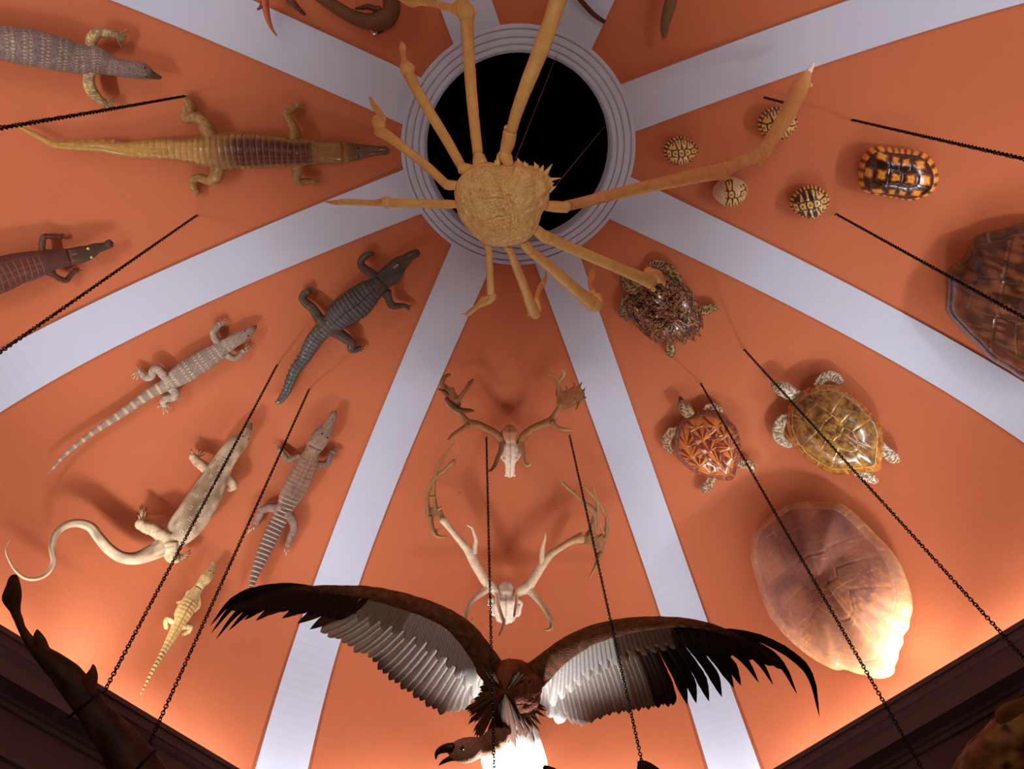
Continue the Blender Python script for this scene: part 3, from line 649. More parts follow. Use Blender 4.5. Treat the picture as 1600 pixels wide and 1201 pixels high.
# big pinkish brown carapace
def col_big(X, Y, R, seam, idx, dx, dy, rim):
    c = mix(C((176, 120, 98)), C((132, 88, 80)), np.clip(vnoise(X * 5 + 30, Y * 5 + 30, 31) * 1.4 - 0.2, 0, 1))
    sp = np.clip((vnoise(X * 40 + 40, Y * 26 + 40, 32) - 0.55) * 5, 0, 1) * np.clip(0.25 - Y, 0, 1) * 1.2; c = mix(c, C((196, 124, 62)), np.clip(sp, 0, 1) * 0.8)
    c = mix(c, C((206, 150, 110)), np.clip(-Y - 0.25, 0, 1) * 0.5 + rim * 0.35)
    sc_ = np.clip((vnoise(X * 3 + 30 + 4 * Y, Y * 44 + 42, 33) - 0.86) * 9, 0, 1); c = mix(c, C((226, 180, 130)), sc_ * 0.7)
    edge = np.clip((R - 0.95) / 0.04, 0, 1); c = mix(c, C((214, 166, 112)), edge * 0.7 * (vnoise(X * 14 + 30, Y * 14 + 30, 34) > 0.4))
    c = mix(c, C((60, 46, 48)), np.exp(-((X - 0.05) ** 2 + (Y + 0.12) ** 2) / 0.0012) * 0.8)
    return mix(c, C((214, 168, 128)), np.clip(1 - seam / 0.010, 0, 1) * 0.55 * np.clip(R * 1.6 - 0.4, 0, 1))
out = [(1180,835),(1193,818),(1213,802),(1238,787),(1262,785),(1288,786),(1313,787),(1330,797),(1350,815),(1371,837),(1391,857),(1407,880),(1418,905),(1425,930),(1427,952),(1423,968),(1421,982),(1413,993),(1412,1006),(1406,1018),(1404,1031),(1399,1042),(1398,1052),(1388,1059),(1370,1061),(1355,1056),(1340,1053),(1322,1047),(1305,1047),(1275,1032),(1245,1010),(1220,985),(1200,955),(1183,905),(1175,868)]
mb, Cc, n, size = shell_mesh(out, 0.06, 0.16, (1230, 790), col_big, nr=130, na=260, seamd=0.0012, rimflare=0.02, rough_amp=0.0, power=0.55)
rt = root('turtle_shell', 'huge pinkish brown empty turtle shell, scratched, hanging above the right cornice', 'turtle shell', Cc); mb.build('carapace', M_SHELLM, rt)
# dark carapace cut by right edge
def col_dark(X, Y, R, seam, idx, dx, dy, rim):
    an = vnoise(X * 22 + 40, Y * 5 + 40, 41); c = mix(C((62, 34, 26)), C((124, 74, 46)), np.clip((an * 0.7 + vnoise(X * 7 + 20, Y * 9 + 20, 42) * 0.6 - 0.6) * 2.2, 0, 1))
    c = mix(c, C((52, 32, 32)), rim * 0.8 * vnoise(X * 8 + 30, Y * 8 + 30, 3)); return mix(c, C((136, 128, 106)), np.clip(1 - seam / 0.009, 0, 1) * 0.6)
out = [(1482,422),(1497,408),(1510,397),(1518,381),(1528,367),(1546,361),(1566,357),(1583,350),(1602,345),(1650,342),(1700,358),(1740,410),(1752,470),(1745,530),(1715,570),(1665,592),(1625,597),(1600,590),(1580,577),(1560,566),(1545,554),(1532,539),(1515,524),(1500,508),(1487,494),(1480,480),(1481,450)]
mb, Cc, n, size = shell_mesh(out, 0.07, 0.15, (1480, 436), col_dark, nr=120, na=240, seamd=0.004, rimflare=0.03, power=0.55)
rt = root('turtle_shell', 'dark chestnut glossy sea turtle shell cut by the right edge of the photo', 'turtle shell', Cc); mb.build('carapace', M_SHELL, rt)
# red-footed tortoise shell: amber centres on black scutes
def col_amber(X, Y, R, seam, idx, dx, dy, rim):
    d = np.maximum(np.abs(dx) * 1.15, np.abs(dy) * 1.3); d = np.where(rim, np.abs(seam * 0 + ((np.arctan2(X, Y) / (2 * math.pi) * 25) % 1) - 0.5) * 0.3 + 0.03, d)
    n_ = vnoise(X * 20 + 30, Y * 20 + 30, 4) * 0.05
    c = mix(C((232, 160, 62)), C((120, 56, 24)), np.clip((d + n_ - 0.11) / 0.05, 0, 1)); c = mix(c, C((44, 24, 20)), np.clip((d + n_ - 0.17) / 0.04, 0, 1))
    c = mix(c, C((150, 70, 30)), np.exp(-(d / 0.02) ** 2) * 0.5)
    return mix(c, C((20, 12, 12)), np.clip(1 - seam / 0.015, 0, 1) * 0.5)
out = [(1350,240),(1362,229),(1376,228),(1392,230),(1413,232),(1436,235),(1449,241),(1458,251),(1464,262),(1467,276),(1464,290),(1457,300),(1444,308),(1425,313),(1409,312),(1394,309),(1372,305),(1351,300),(1343,290),(1340,272),(1343,253)]
mb, Cc, n, size = shell_mesh(out, 0.05, 0.12, (1335, 262), col_amber, nr=90, na=180, seamd=0.004, power=0.5)
rt = root('tortoise_shell', 'glossy black tortoise shell with amber squares, oblong, right of the four small ones', 'tortoise shell', Cc, 'tortoise shells'); mb.build('carapace', M_SHELL, rt)
# four small yellow and black tortoise shells
def col_small(seed, peeled=False, dim=1.0):
    def f(X, Y, R, seam, idx, dx, dy, rim):
        dk = np.clip((0.085 - seam) / 0.02, 0, 1)
        hook = ((np.abs(dy) < 0.035) & (dx * np.where(X < 0, -1, 1) > -0.04)) & (np.abs(X) > 0.24)
        hook = hook | ((np.hypot(dx, dy) < 0.05) & (np.abs(X) <= 0.24))
        c = mix(C((232, 184, 108)), C((26, 18, 24)), np.clip(dk + hook * 0.9, 0, 1))
        if seed == 4: c = mix(c, C((26, 18, 24)), ((np.abs(X) > 0.24) & (dy > -0.02) & (Y > -0.4)) * 1.0)
        a2 = (np.arctan2(X, Y) / (2 * math.pi) * 25) % 1
        c = mix(c, mix(C((226, 176, 102)), C((26, 18, 24)), (a2 < 0.48)), rim * 1.0)
        c = mix(c, C((90, 60, 40)), vnoise(X * 20 + 30, Y * 20 + 30, 9) * 0.25)
        if peeled:
            pe = (Y > 0.42) | ((vnoise(X * 3 + 12, Y * 3 + 7, 5) > 0.60) & (Y < -0.15)) | (R > 0.90)
            c = mix(c, C((206, 180, 150)), pe * 1.0)
        return c
    return f
SM = [(1063,235,27,23,4,(1030,239),'small yellow and black tortoise shell in shade nearest the round opening',1,False),
      (1214,193,31,27,6,(1180,200),'small yellow and black tortoise shell half covered by the pale crab claw',2,False),
      (1141,299,27,23.5,8,(1105,300),'small tortoise shell with peeled bone-white patches under the crab claw arm',3,True),
      (1265,315,31,26,10,(1230,324),'small black-backed yellow tortoise shell beside the hook of a chain',4,False)]
for cx, cy, rx, ry, tl, hd, lab, sd_, pe in SM:
    out = []
    for q in range(18):
        a = 2 * math.pi * q / 18; k = 1 + 0.03 * math.cos(4 * a) + 0.02 * math.sin(3 * a + sd_); x, y = rx * k * math.cos(a), ry * k * math.sin(a); t = math.radians(-tl)
        out.append((cx + x * math.cos(t) - y * math.sin(t), cy + x * math.sin(t) + y * math.cos(t)))
    mb, Cc, n, size = shell_mesh(out, 0.035, 0.075, hd, col_small(sd_, pe), nr=60, na=140, seamd=0.003, power=0.5)
    rt = root('tortoise_shell', lab, 'tortoise shell', Cc, 'tortoise shells'); mb.build('carapace', M_SHELLM if pe else M_SHELL, rt)
# ================================================================== DEER SKULLS
M_BONE = mat('bone', None, rough=0.6, spec=0.35, noise=(60, 0.08), bump=(140, 0.001))
M_ANT = mat('antler', None, rough=0.55, spec=0.4, noise=(50, 0.18), bump=(120, 0.002))
def antler_tube(mb, path, hs, base, tip, sc=1.0, ns=12, nr=None):
    P, R, U = chain3(path, hs); n = nr or max(14, 7 * len(path))
    bl, tl = C(base), C(tip)
    tube(mb, P, R * sc, (0.2, -0.3, 1.0), n, ns, bl, disp=lambda s, th, ar: 1 + 0.06 * np.sin(th * 5 + ar * 30) + 0.05 * (vnoise(ar * 60, th * 2, 3) - 0.5),
         colf=lambda s, th, ar: mix(mix(bl, tl, s), bl * 0.55, np.clip(vnoise(ar * 45 + 5, th * 3 + 3, 7) - 0.55, 0, 1) * 1.6))
def plate(mb, poly, hs, thick, color, cup=0.0):
    """rounded bony palm blade spanning the pixel polygon; hs = height per vertex or one height"""
    n = 48; hs = [hs] * len(poly) if np.isscalar(hs) else hs
    O = closed_spline([(p[0], p[1]) for p in poly], n); HH = np.interp(np.linspace(0, len(poly), n, endpoint=False), range(len(poly) + 1), list(hs) + [hs[0]])
    P = np.array([onv(x, y, h) for (x, y), h in zip(O, HH)]); c = P.mean(0); u, s_, vt = np.linalg.svd(P - c); nn = vt[2]
    if np.dot(nn, CAM - c) < 0: nn = -nn
    rings = [0.02, 0.35, 0.65, 0.88, 1.0]; V = []; Fc = []; Cc = []
    for side in (1, -1):
        for r in rings:
            q = c + (P - c) * r + nn * (side * thick * (1 - r ** 4) + cup * (1 - r * r))
            V.append(q); k = vnoise(np.linspace(0, 20, n) + side * 3, np.full(n, r * 6.0), 4)[:, None]; Cc.append(C(color) * (0.6 + 0.55 * k))
    for sdi in range(2):
        for i in range(4):
            for j in range(n):
                k = (j + 1) % n; a = (sdi * 5 + i) * n; b = a + n
                Fc.append((a + j, b + j, b + k, a + k) if sdi == 0 else (a + j, a + k, b + k, b + j))
    a = 4 * n; b = 9 * n
    for j in range(n):
        k = (j + 1) % n; Fc.append((a + j, b + j, b + k, a + k))
    mb.add(np.vstack(V), Fc, np.vstack(Cc))
BR = (150, 100, 58); TI = (206, 170, 120); DK = (112, 72, 40)
# --- fallow skull
rt = root('deer_skull', 'white deer skull with spread palmate brown antlers, topmost of the two skulls', 'skull', onv(797, 700, 0.04), 'deer skulls')
mb = MB()
P, R, U = chain3([(796,666,6),(796,668,9),(796,674,13),(796,683,11.5),(797,690,9),(797,697,13),(797,704,16),(797,712,16.5),(797,718,12.5),(797,723,8.5),(797,729,7.5),(797,736,7.5),(797,742,6),(797,745,3)], [0.09, 0.11, 0.12, 0.11, 0.09, 0.07])
def skcol(s, th, ar):
    c = mix(C((236, 224, 210)), C((206, 186, 166)), vnoise(s * 30, th * 4, 3)); c = mix(c, C((176, 112, 66)), np.clip((0.30 - s) / 0.05, 0, 1) * 0.85)
    c = mix(c, C((120, 84, 60)), np.exp(-((th - math.pi / 2) / 0.06) ** 2) * 0.6); c = mix(c, C((96, 70, 54)), np.exp(-((s - 0.56) / 0.02) ** 2) * np.exp(-((np.abs(th - math.pi / 2) - 0.75) / 0.18) ** 2) * 0.8)
    return c
tube(mb, P, R, U, 90, 40, W3, flat=[0.75, 0.9, 0.7, 0.6, 0.45, 0.4], colf=skcol, disp=lambda s, th, ar: 1 - 0.10 * np.exp(-((s - 0.56) / 0.035) ** 2) * np.exp(-((np.abs(th - math.pi / 2) - 0.8) / 0.25) ** 2) + 0.03 * (vnoise(s * 40, th * 3, 5) - 0.5))
sk = mb.build('skull', M_BONE, rt)
mb = MB()
for sx in (-1, 1):
    for (x, y, r) in ((797 + sx * 6.5, 742, 2.6), (797 + sx * 15, 703, 3.2)):
        mb = MB(); q = onv(x, y, 0.07); ball(mb, q, r * depth(q) / F, C((226, 214, 200))); mb.build('jaw_bone', M_BONE, sk)
hA = [0.11, 0.13, 0.15, 0.17, 0.18]
mb = MB()
antler_tube(mb, [(784,692,5),(781,684,6.5),(771,675,6),(759,669,5.8),(743,662,5.8),(733,661,7),(724,651,4.5),(713,642,4.2),(703,634,4.5),(698,624,4.5)], hA, BR, (176,130,84))
antler_tube(mb, [(784,686,4.5),(783,700,3.8),(777,716,3.2),(771,730,2.6),(766,735,1.6),(763,736,0.8)], [0.12, 0.18, 0.22], BR, (70,46,30))
antler_tube(mb, [(732,663,5),(724,668,3.2),(717,672,2.8),(706,680,2.3),(700,687,1.2)], [0.2, 0.22], BR, DK)
plate(mb, [(697,622),(692,608),(695,600),(704,605),(709,604),(712,613),(717,619),(720,626),(719,635),(709,636)], 0.19, 0.006, (150,92,46))
antler_tube(mb, [(694,606,4),(691,597,3.4),(694,590,3),(699,586,2.4),(704,584.5,1.4)], [0.20, 0.22], BR, DK)
antler_tube(mb, [(700,617,3.5),(693,611,2.8),(685.5,607.5,1.2)], [0.19, 0.2], DK, DK)
antler_tube(mb, [(716,624,4.5),(722,616,3),(729,606,2.8),(735,597,3),(739,592.5,1.4)], [0.19, 0.21], BR, DK)
antler_tube(mb, [(697,622,3.5),(704,631,4.2),(713,638,4.5),(724,641,4),(733,641,3),(741,641.5,1.2)], [0.19, 0.20, 0.21], DK, (90,60,34))
mb.build('antler', M_ANT, rt)
mb = MB()
antler_tube(mb, [(813,692,5),(816,684,6.5),(824,675,6),(833,669,5.8),(842,665,5.8),(852,661,6),(862,656,6.5),(868,646,5),(874,637,5),(877,630,5)], hA, BR, (176,130,84))
antler_tube(mb, [(812,686,4.5),(817,702,3.8),(818,714,3.4),(820,723,3),(824,727,2.6),(828,726,1.8),(830,722,0.8)], [0.12, 0.18, 0.22], BR, TI)
antler_tube(mb, [(862,658,5),(866,664,3.6),(873,668.5,2.8),(884,670.5,2.3),(895,671.5,1.2)], [0.2, 0.22], BR, TI)
plate(mb, [(870,634),(870,615),(878,611),(888,608),(898,602),(907,606),(913,612),(913,621),(903,630),(890,637),(878,641)], 0.19, 0.006, (160,100,50))
antler_tube(mb, [(872,616,4),(872,604,3),(871,594,2.4),(868,588,2),(858,585,1)], [0.19, 0.21], BR, TI)
antler_tube(mb, [(877,610,2),(874,603,2.2),(875,594,2.6),(879,588,2.8),(882,583,2),(879,577,0.8)], [0.19, 0.21], BR, (226,206,160))
for a, b in (((886,608),(884,602)), ((898,602),(896,598)), ((905,605),(909,597)), ((911,612),(914,606)), ((912,620),(916,622)), ((905,628),(900,640))):
    antler_tube(mb, [(a[0],a[1],2.2),(b[0],b[1],0.7)], [0.19, 0.20], BR, DK, ns=8, nr=8)
mb.build('antler', M_ANT, rt)
mb = MB()
for x in (784.5, 812):
    mb = MB(); q = onv(x, 690, 0.125); ax = U[3]
    for i in range(10):
        a = 2 * math.pi * i / 10; ball(mb, q + (np.array([math.cos(a), math.sin(a) * 0.8, 0.2 * math.sin(a)])) * 0.010, 0.0085, C((58, 38, 26)), nu=8, nv=6)
    mb.build('burr', M_ANT, rt)
# --- reindeer skull
rt = root('deer_skull', 'broken white skull with tall branching reindeer antlers, directly above the vulture', 'skull', onv(790, 940, 0.04), 'deer skulls')
mb = MB()
P, R, U = chain3([(790,911,5),(790,914,11),(790,921,13.5),(790,927,12.5),(790,934,14),(790,940,19),(790,946,20),(790,953,19.5),(790,960,17.5),(790,966,14),(790,970,12)], [0.10, 0.12, 0.11, 0.09, 0.07])
def skcol2(s, th, ar):
    c = mix(C((238, 228, 216)), C((214, 196, 180)), vnoise(s * 30, th * 4, 13)); c = mix(c, C((150, 100, 70)), np.exp(-((s - 0.24) / 0.05) ** 2) * 0.8)
    return mix(c, C((130, 100, 80)), np.exp(-((th - math.pi / 2) / 0.05) ** 2) * 0.6 * (s > 0.3))
tube(mb, P, R, U, 80, 44, W3, flat=[0.8, 0.9, 0.6, 0.5, 0.4], colf=skcol2, disp=lambda s, th, ar: 1 + np.clip((s - 0.85) / 0.1, 0, 1) * 0.16 * np.sin(th * 13) - 0.10 * np.exp(-((s - 0.5) / 0.03) ** 2) * (np.abs(np.cos(th)) > 0.85))
sk = mb.build('skull', M_BONE, rt)
mb = MB()
for pth in ([(772,938,4),(767,936,3.5),(768,947,4),(770,958,3.5),(777,961,2)], [(808,938,4),(814,942,3),(811,950,4),(809,960,3.5),(803,962,2)], [(777,962,2),(777,970,1)], [(800,964,2.4),(799,973,1)], [(766,943,1.8),(762,945,0.8)]):
    P, R, U = chain3(pth, [0.085, 0.07]); mb = MB(); tube(mb, P, R, U, 16, 10, C((236, 226, 214)), flat=0.6); mb.build('bone_spur', M_BONE, sk)
WH = (226, 206, 178); B2 = (140, 96, 60)
hB = [0.12, 0.14, 0.16, 0.18, 0.20]
mb = MB()
antler_tube(mb, [(779,929,4),(773,923,7),(766,916,8.5),(756,904,7.5),(745,885,7.5),(730,857,7),(715,840,5.2),(702,824,4.8),(692,811,6.5)], hB, WH, WH)
antler_tube(mb, [(741,864,5),(743,852,3.6),(744,845,3.2),(741,833,2.6),(737,824,2),(730,820.5,1)], [0.17, 0.20], WH, WH)
antler_tube(mb, [(763,918,7),(754,926,5),(741,935,4.4),(733,944,4),(729,955,4),(726.5,968,3.6),(730,975,3.6),(735,981,2.4)], [0.14, 0.2, 0.22], WH, B2)
antler_tube(mb, [(735,979,2.6),(736,972,2),(738,964,0.8)], [0.22, 0.23], TI, B2)
antler_tube(mb, [(776,930,3.6),(779,946,3),(783,960,3),(787,972,3),(785,982,2.6),(781,990,1.4),(780,993,0.8)], [0.15, 0.22, 0.25], WH, B2)
plate(mb, [(692,816),(684,808),(674,812),(667,803),(668,792),(680,793),(689,795),(694,806),(698,818)], 0.20, 0.006, (150, 104, 66))
for pth in ([(669,803,4.5),(668,790,3.6),(668,775,3.2),(672,759,3),(680,746,3),(692,736,3),(702,727,3.6),(708,722,4),(711,718,2)],
            [(681,796,4),(679,780,3),(678,765,2.6),(679,748,2.8),(683,732,2.6),(690,717,2.2),(700,704,1.8),(711,691,0.9)],
            [(684,796,3),(690,793,2),(695,789.5,0.8)], [(670,776,2.2),(677,776,1.6),(683,777,0.8)],
            [(672,806,4.5),(674,818,3.6),(677,829,3.6),(682,836,3.4),(689,838.5,2.4),(697,838,1)], [(680,830,2.6),(685,827,1.8),(690,826,0.8)]):
    antler_tube(mb, pth, [0.20, 0.23], B2, (170,124,80))
mb.build('antler', M_ANT, rt)
mb = MB()
antler_tube(mb, [(805,929,4),(812,924,7),(821,919,8.5),(834,904,7.5),(845,885,7.5),(858,868,6),(877,855,5),(895,844,6),(910,839,9)], hB, WH, (176,130,86))
antler_tube(mb, [(847,880,5.5),(847,866,4.2),(848,852,3.4),(851,842,2.6),(852,832,1)], [0.17, 0.20], WH, TI)
antler_tube(mb, [(825,920,7),(834,930,5),(844,941,4.4),(852,952,4.2),(858,963,4),(863,975,4),(860,982,2.6),(854,984,1.8),(848,982,0.8)], [0.14, 0.2, 0.22], WH, B2)
antler_tube(mb, [(807,930,3),(807,940,2.4),(805,952,2.2),(803,963,1.6)], [0.14, 0.2], WH, B2)
plate(mb, [(903,852),(908,842),(920,827),(928,834),(940,834),(947,828),(950,838),(945,855),(940,868),(932,868),(925,855),(915,849)], 0.20, 0.006, (150, 100, 60))
for pth in ([(922,838,6),(926,822,5),(929,803,5.5),(922,793,5),(914,787,4.2),(904,777,3.4),(893,767,3),(883,758,2.8),(877,752,2.2),(876,746,1)],
            [(928,836,3),(930,822,2.8),(934,806,3),(934,792,3),(931,778,2.6),(929,768,2),(926.5,758,0.9)],
            [(946,840,4),(948,824,3.2),(948,811,3),(943,798,3.2),(937,786,3),(926,774,2.8),(918,766,2.2),(913,760,0.9)],
            [(944,834,3),(940,824,2.2),(937.5,817,0.8)], [(938,864,4),(934,876,3),(929,888,2.6),(924,897,1.8),(920.5,902,0.8)], [(934,866,2),(930,872,0.9)], [(947,818,2),(949,808,0.8)]):
    antler_tube(mb, pth, [0.20, 0.23], B2, (176,130,84))
mb.build('antler', M_ANT, rt)
# wall plugs
for i, (x, y, lab) in enumerate(((718.5, 770, 'tiny plaster plug on orange panel left of the upper chain'), (872.5, 796, 'tiny plaster plug on orange panel between skull antlers on the right'))):
    mb = MB(); q = onv(x, y, 0.002); ball(mb, q, 0.006, C((200, 130, 96)), sc3=(1, 1, 1)); ball(mb, onv(x - 0.8, y - 0.6, 0.006), 0.0028, C((60, 30, 20)))
    o = mb.build('wall_plug', M_BONE); o['label'] = lab; o['category'] = 'plug'; o['group'] = 'plaster plugs'
# --- antlers, horns and a dark strip cut by the top edge
def horn_thing(label, tubes, group='antlers at the top edge', plates=(), part=None, h=(0.08, 0.14), cat='antler', loc=None):
    rt = root('antler', label, cat, onv(*(loc or tubes[0][0][0][:2]), 0.05), group); mb = MB()
    for pth, b, t in tubes: antler_tube(mb, pth, list(h), b, t)
    for pl in plates: plate(mb, pl, h[0] + 0.02, 0.008, (96, 58, 30))
    mb.build('tine', M_ANT, rt); return rt
horn_thing('reddish brown antler tips hanging over grey rib at top left edge', [
    ([(412,-30,7),(413,-10,6),(415,10,5.5),(418,26,4.6),(423,41,3),(428,50,1.8),(433,56,0.8)], (176,96,56), (190,100,66)),
    ([(412,-12,4),(410,3,3.6),(408,10,2.8),(402,15,1.2)], (150,70,50), (110,40,40)),
    ([(436,-26,6),(447,-8,5.5),(458,4,5),(467,14,3.6),(473,20,3),(477,23,2)], (130,80,40), (60,38,24)), ([(413,-28,7),(424,-34,7),(436,-26,6)], (150,84,50), (130,80,40))], h=(0.10, 0.10))
rt = horn_thing('thick dark brown curved antler with a glass drop, beside the crab leg at top', [
    ([(480,-20,7),(500,-4,8),(520,8,9),(540,20,10),(560,30,11),(580,34,13),(600,30,15),(611,18,14),(612,2,13),(608,-20,12),(606,-40,10)], (108,66,34), (96,58,30)),
    ([(594,14,5),(584,13,4.5),(575,10,4),(565,12,3),(555,13,1.6)], (90,54,28), (60,36,22))], h=(0.10, 0.10), loc=(590, 20))
mb = MB(); P, R, U = chain3([(603,39,3),(596,45,5),(589,52,2)], 0.06); tube(mb, P, R, U, 12, 8, C((20, 14, 12))); mb.build('bracket', M_IRON, rt)
rt2 = root('glass_drop', 'small clear faceted glass drop hanging under dark curved antler', 'glass drop', onv(584, 47, 0.12)); mb = MB()
P, R, U = chain3([(577,41,2.5),(581,44,5),(585,50,5.5),(588,55,2)], 0.11); tube(mb, P, R, U, 9, 8, W3); o = mb.build('bead', mat('clear_glass', (240, 240, 236), rough=0.03, glass=True), rt2)
for p_ in o.data.polygons: p_.use_smooth = False
horn_thing('single grey-brown antler tip pointing down on dark orange panel at top right', [
    ([(1052,-40,10),(1050,-20,10),(1048,0,9.5),(1044,16,9),(1040,32,7.5),(1038,46,6),(1038,56,4),(1037,60,2)], (120,92,60), (108,86,66)), ([(1046,22,3),(1050,23,1.6)], (60,44,30), (50,36,26))], h=(0.07, 0.07))
horn_thing('thin dark red curved strip lying across grey rib above the round opening', [  # dark strip of unknown nature, made with the antler builder
    ([(896,-24,3.8),(904,-4,3.8),(914,8,3.8),(924,19,3.6),(935,28,3.4),(945,34,3)], (88,24,12), (74,20,10))], h=(0.05, 0.03))
# ================================================================== HANGING THINGS: distance comes from each thing's own height in the room
def zchain(pts, zs):
    """pixel stations at world heights zs -> points and radii"""
    n = len(pts)
    if np.isscalar(zs): zs = [zs] * n
    elif len(zs) != n: zs = np.interp(np.linspace(0, 1, n), np.linspace(0, 1, len(zs)), zs)
    P = np.array([atz(p[0], p[1], z) for p, z in zip(pts, zs)]); R = np.array([p[2] * depth(q) / F for p, q in zip(pts, P)])
    return P, R
VIEWUP = -FWD
# ---- giant spider crab
ZC = 4.05
M_CRAB = mat('dried_crab_shell', None, rough=0.55, spec=0.35, noise=(40, 0.10), bump=(160, 0.0012))
CO = [(710,305),(711,292),(716,280),(724,270),(733,262),(743,257),(754,254),(765,253),(778,256),(790,258),(801,257),(805,252),(810,249),(816,253),(823,257),(833,259),(845,263),(855,271),(862,280),(864,290),(859,300),(858,312),(855,322),(847,332),(842,348),(834,364),(821,376),(797,383),(775,384),(754,378),(737,364),(725,350),(715,332)]
def crab_col(X, Y, R, seam, idx, dx, dy, rim):
    c = mix(C((232, 190, 134)), C((220, 172, 114)), vnoise(X * 7 + 30, Y * 7 + 30, 51)); c = mix(c, C((226, 200, 140)), np.clip(0.5 - np.abs(X + 0.1) * 1.4, 0, 1) * 0.5)
    u = X * 12 + 40 + 2.2 * vnoise(X * 6 + 9, Y * 6 + 9, 77); v = Y * 12 + 40 + 0.5 * (np.floor(u) % 2) + 2.2 * vnoise(X * 6 + 19, Y * 6 + 3, 78); rr = np.hypot(u % 1 - 0.5, v % 1 - 0.5)
    c = mix(c, C((120, 78, 44)), ((rr < 0.13) & (vnoise(np.floor(u) * 1.7, np.floor(v) * 1.3, 5) > 0.45)) * 0.5)
    return c
def crab_z(X, Y, R, seam, dx, dy):
    u = X * 12 + 40 + 2.2 * vnoise(X * 6 + 9, Y * 6 + 9, 77); v = Y * 12 + 40 + 0.5 * (np.floor(u) % 2) + 2.2 * vnoise(X * 6 + 19, Y * 6 + 3, 78); rr = np.hypot(u % 1 - 0.5, v % 1 - 0.5)
    b = 0.006 * np.clip(1 - rr * 2.8, 0, 1) * np.clip(1.2 - (Y > 0.1) * (np.abs(X) < 0.5), 0, 1)
    lump = 0.016 * np.exp(-((X - 0.05) ** 2 + (Y - 0.45) ** 2) / 0.07) + 0.012 * np.exp(-((X + 0.32) ** 2 + (Y + 0.1) ** 2) / 0.05) + 0.012 * np.exp(-((X - 0.36) ** 2 + (Y + 0.1) ** 2) / 0.05) + 0.014 * np.exp(-(X ** 2 + (Y + 0.5) ** 2) / 0.08)
    groove = -0.012 * np.exp(-((Y - 0.14 + 0.35 * X * X) / 0.045) ** 2) * np.clip(1 - np.abs(X) * 1.1, 0, 1) - 0.009 * np.exp(-((np.abs(X) - 0.2) / 0.045) ** 2) * np.exp(-((Y + 0.18) / 0.3) ** 2)
    return b + lump + groove + 0.012 * (vnoise(X * 11 + 30, Y * 11 + 30, 53) - 0.5) * (R < 0.97)
mb, Cc, n, size = shell_mesh(CO, 0.05, 0.075, (875, 290), crab_col, nr=130, na=260, seamd=0.0, power=0.5, zfun=crab_z, pt=lambda x, y, h: atz(x, y, ZC))
crab = root('spider_crab', 'giant tan spider crab with long jointed legs hanging under the round opening', 'crab', Cc)
mb.build('carapace', M_CRAB, crab)
RA = (232, 184, 120)
def cleg(part, segs, zs, dark=False, joints=()):
    """one limb: each seg is a list of stations; joints swell; returns the mesh"""
    mb = MB(); allp = []
    tot = len(segs)
    for i, sg in enumerate(segs):
        z = zs[i]; P, R = zchain(sg, z)
        d0 = 0.0
        tube(mb, P, R, VIEWUP, max(16, 10 * len(sg)), 16, C(RA), flat=0.9,
             colf=lambda s, th, ar: mix(mix(C(RA), C((218, 164, 100)), vnoise(ar * 30 + 3, th * 2 + 3, 3)), C((70, 36, 18)), np.clip(np.exp(-(s / 0.02) ** 2) + 0.0 * s, 0, 1) * 0.55),
             disp=lambda s, th, ar: 1 + 0.05 * (vnoise(ar * 50 + 7, th * 2 + 5, 9) - 0.5))
        if i: ball(mb, P[0], R[0] * 1.0, C((226, 178, 114)), nu=12, nv=8)
    for (x, y, r, z) in joints:
        q = atz(x, y, z); ball(mb, q, r * depth(q) / F, C((228, 184, 122)), nu=10, nv=8)
    return mb.build(part, M_CRAB, crab)
zb = ZC + 0.03
cleg('leg', [[(720,319,4),(708,319,6.5),(690,319,7.2),(660,318,6.8),(630,317,7.2),(606,317,7.5)], [(603,315,8),(596,316,6.5),(585,317,5.2),(560,316,5),(535,315,5)], [(531,316,5),(522,316,3.6),(508,315,1)]], [[zb, zb + 0.12], [zb + 0.12, zb + 0.26], [zb + 0.26, zb + 0.3]], joints=((602,309,3,zb+0.11),(604,324,3,zb+0.11),(604,317,8,zb+0.12)))
cleg('leg', [[(724,296,6),(714,290,7),(702,289,8),(697,288,8)], [(697,288,7.2),(670,262,7),(640,238,7.2),(610,215,8),(592,203,9.5)], [(593,196,10.5),(590,188,9),(594,184,6)], [(598,186,5.5),(590,172,5),(583,163,4)], [(583,163,4.4),(580,156,3),(577,151,1.2)]], [[zb, zb + 0.02], [zb + 0.02, zb + 0.2], [zb + 0.2, zb + 0.24], [zb + 0.24, zb + 0.36], [zb + 0.36, zb + 0.42]])
cleg('leg', [[(742,266,8),(730,265,9.5),(720,262,9.5)], [(721,260,7.5),(700,222,8),(675,181,8.2),(650,138,8.4),(638,114,9.5)], [(637,108,11.5),(633,101,9)], [(634,103,6.5),(631,92,4.8),(630,82,5)], [(630,82,4.6),(629,73,5.6),(628,66,2.2)]], [[zb, zb + 0.02], [zb + 0.02, zb + 0.24], [zb + 0.24, zb + 0.26], [zb + 0.26, zb + 0.38], [zb + 0.38, zb + 0.42]], joints=((629,113,3.5,zb+0.25),(645,105,3.5,zb+0.25)))
cleg('leg', [[(753,262,9),(750,254,11.5),(748,243,9)], [(747,243,8),(741,190,8.5),(736,137,9),(732,80,9.5),(729,30,11)], [(728,20,15),(722,11,13),(712,14,10)], [(712,15,7),(698,11,6.5),(684,7,5.2),(672,5,4.6)], [(672,5,5),(655,3,5.6),(645,4,7),(625,-4,5),(600,-16,3),(580,-28,1.4)]], [[zb, zb + 0.02], [zb + 0.02, zb + 0.22], [zb + 0.22, zb + 0.25], [zb + 0.25, zb + 0.35], [zb + 0.35, zb + 0.45]], joints=((741,18,4.5,zb+0.22),(718,22,4,zb+0.22)))
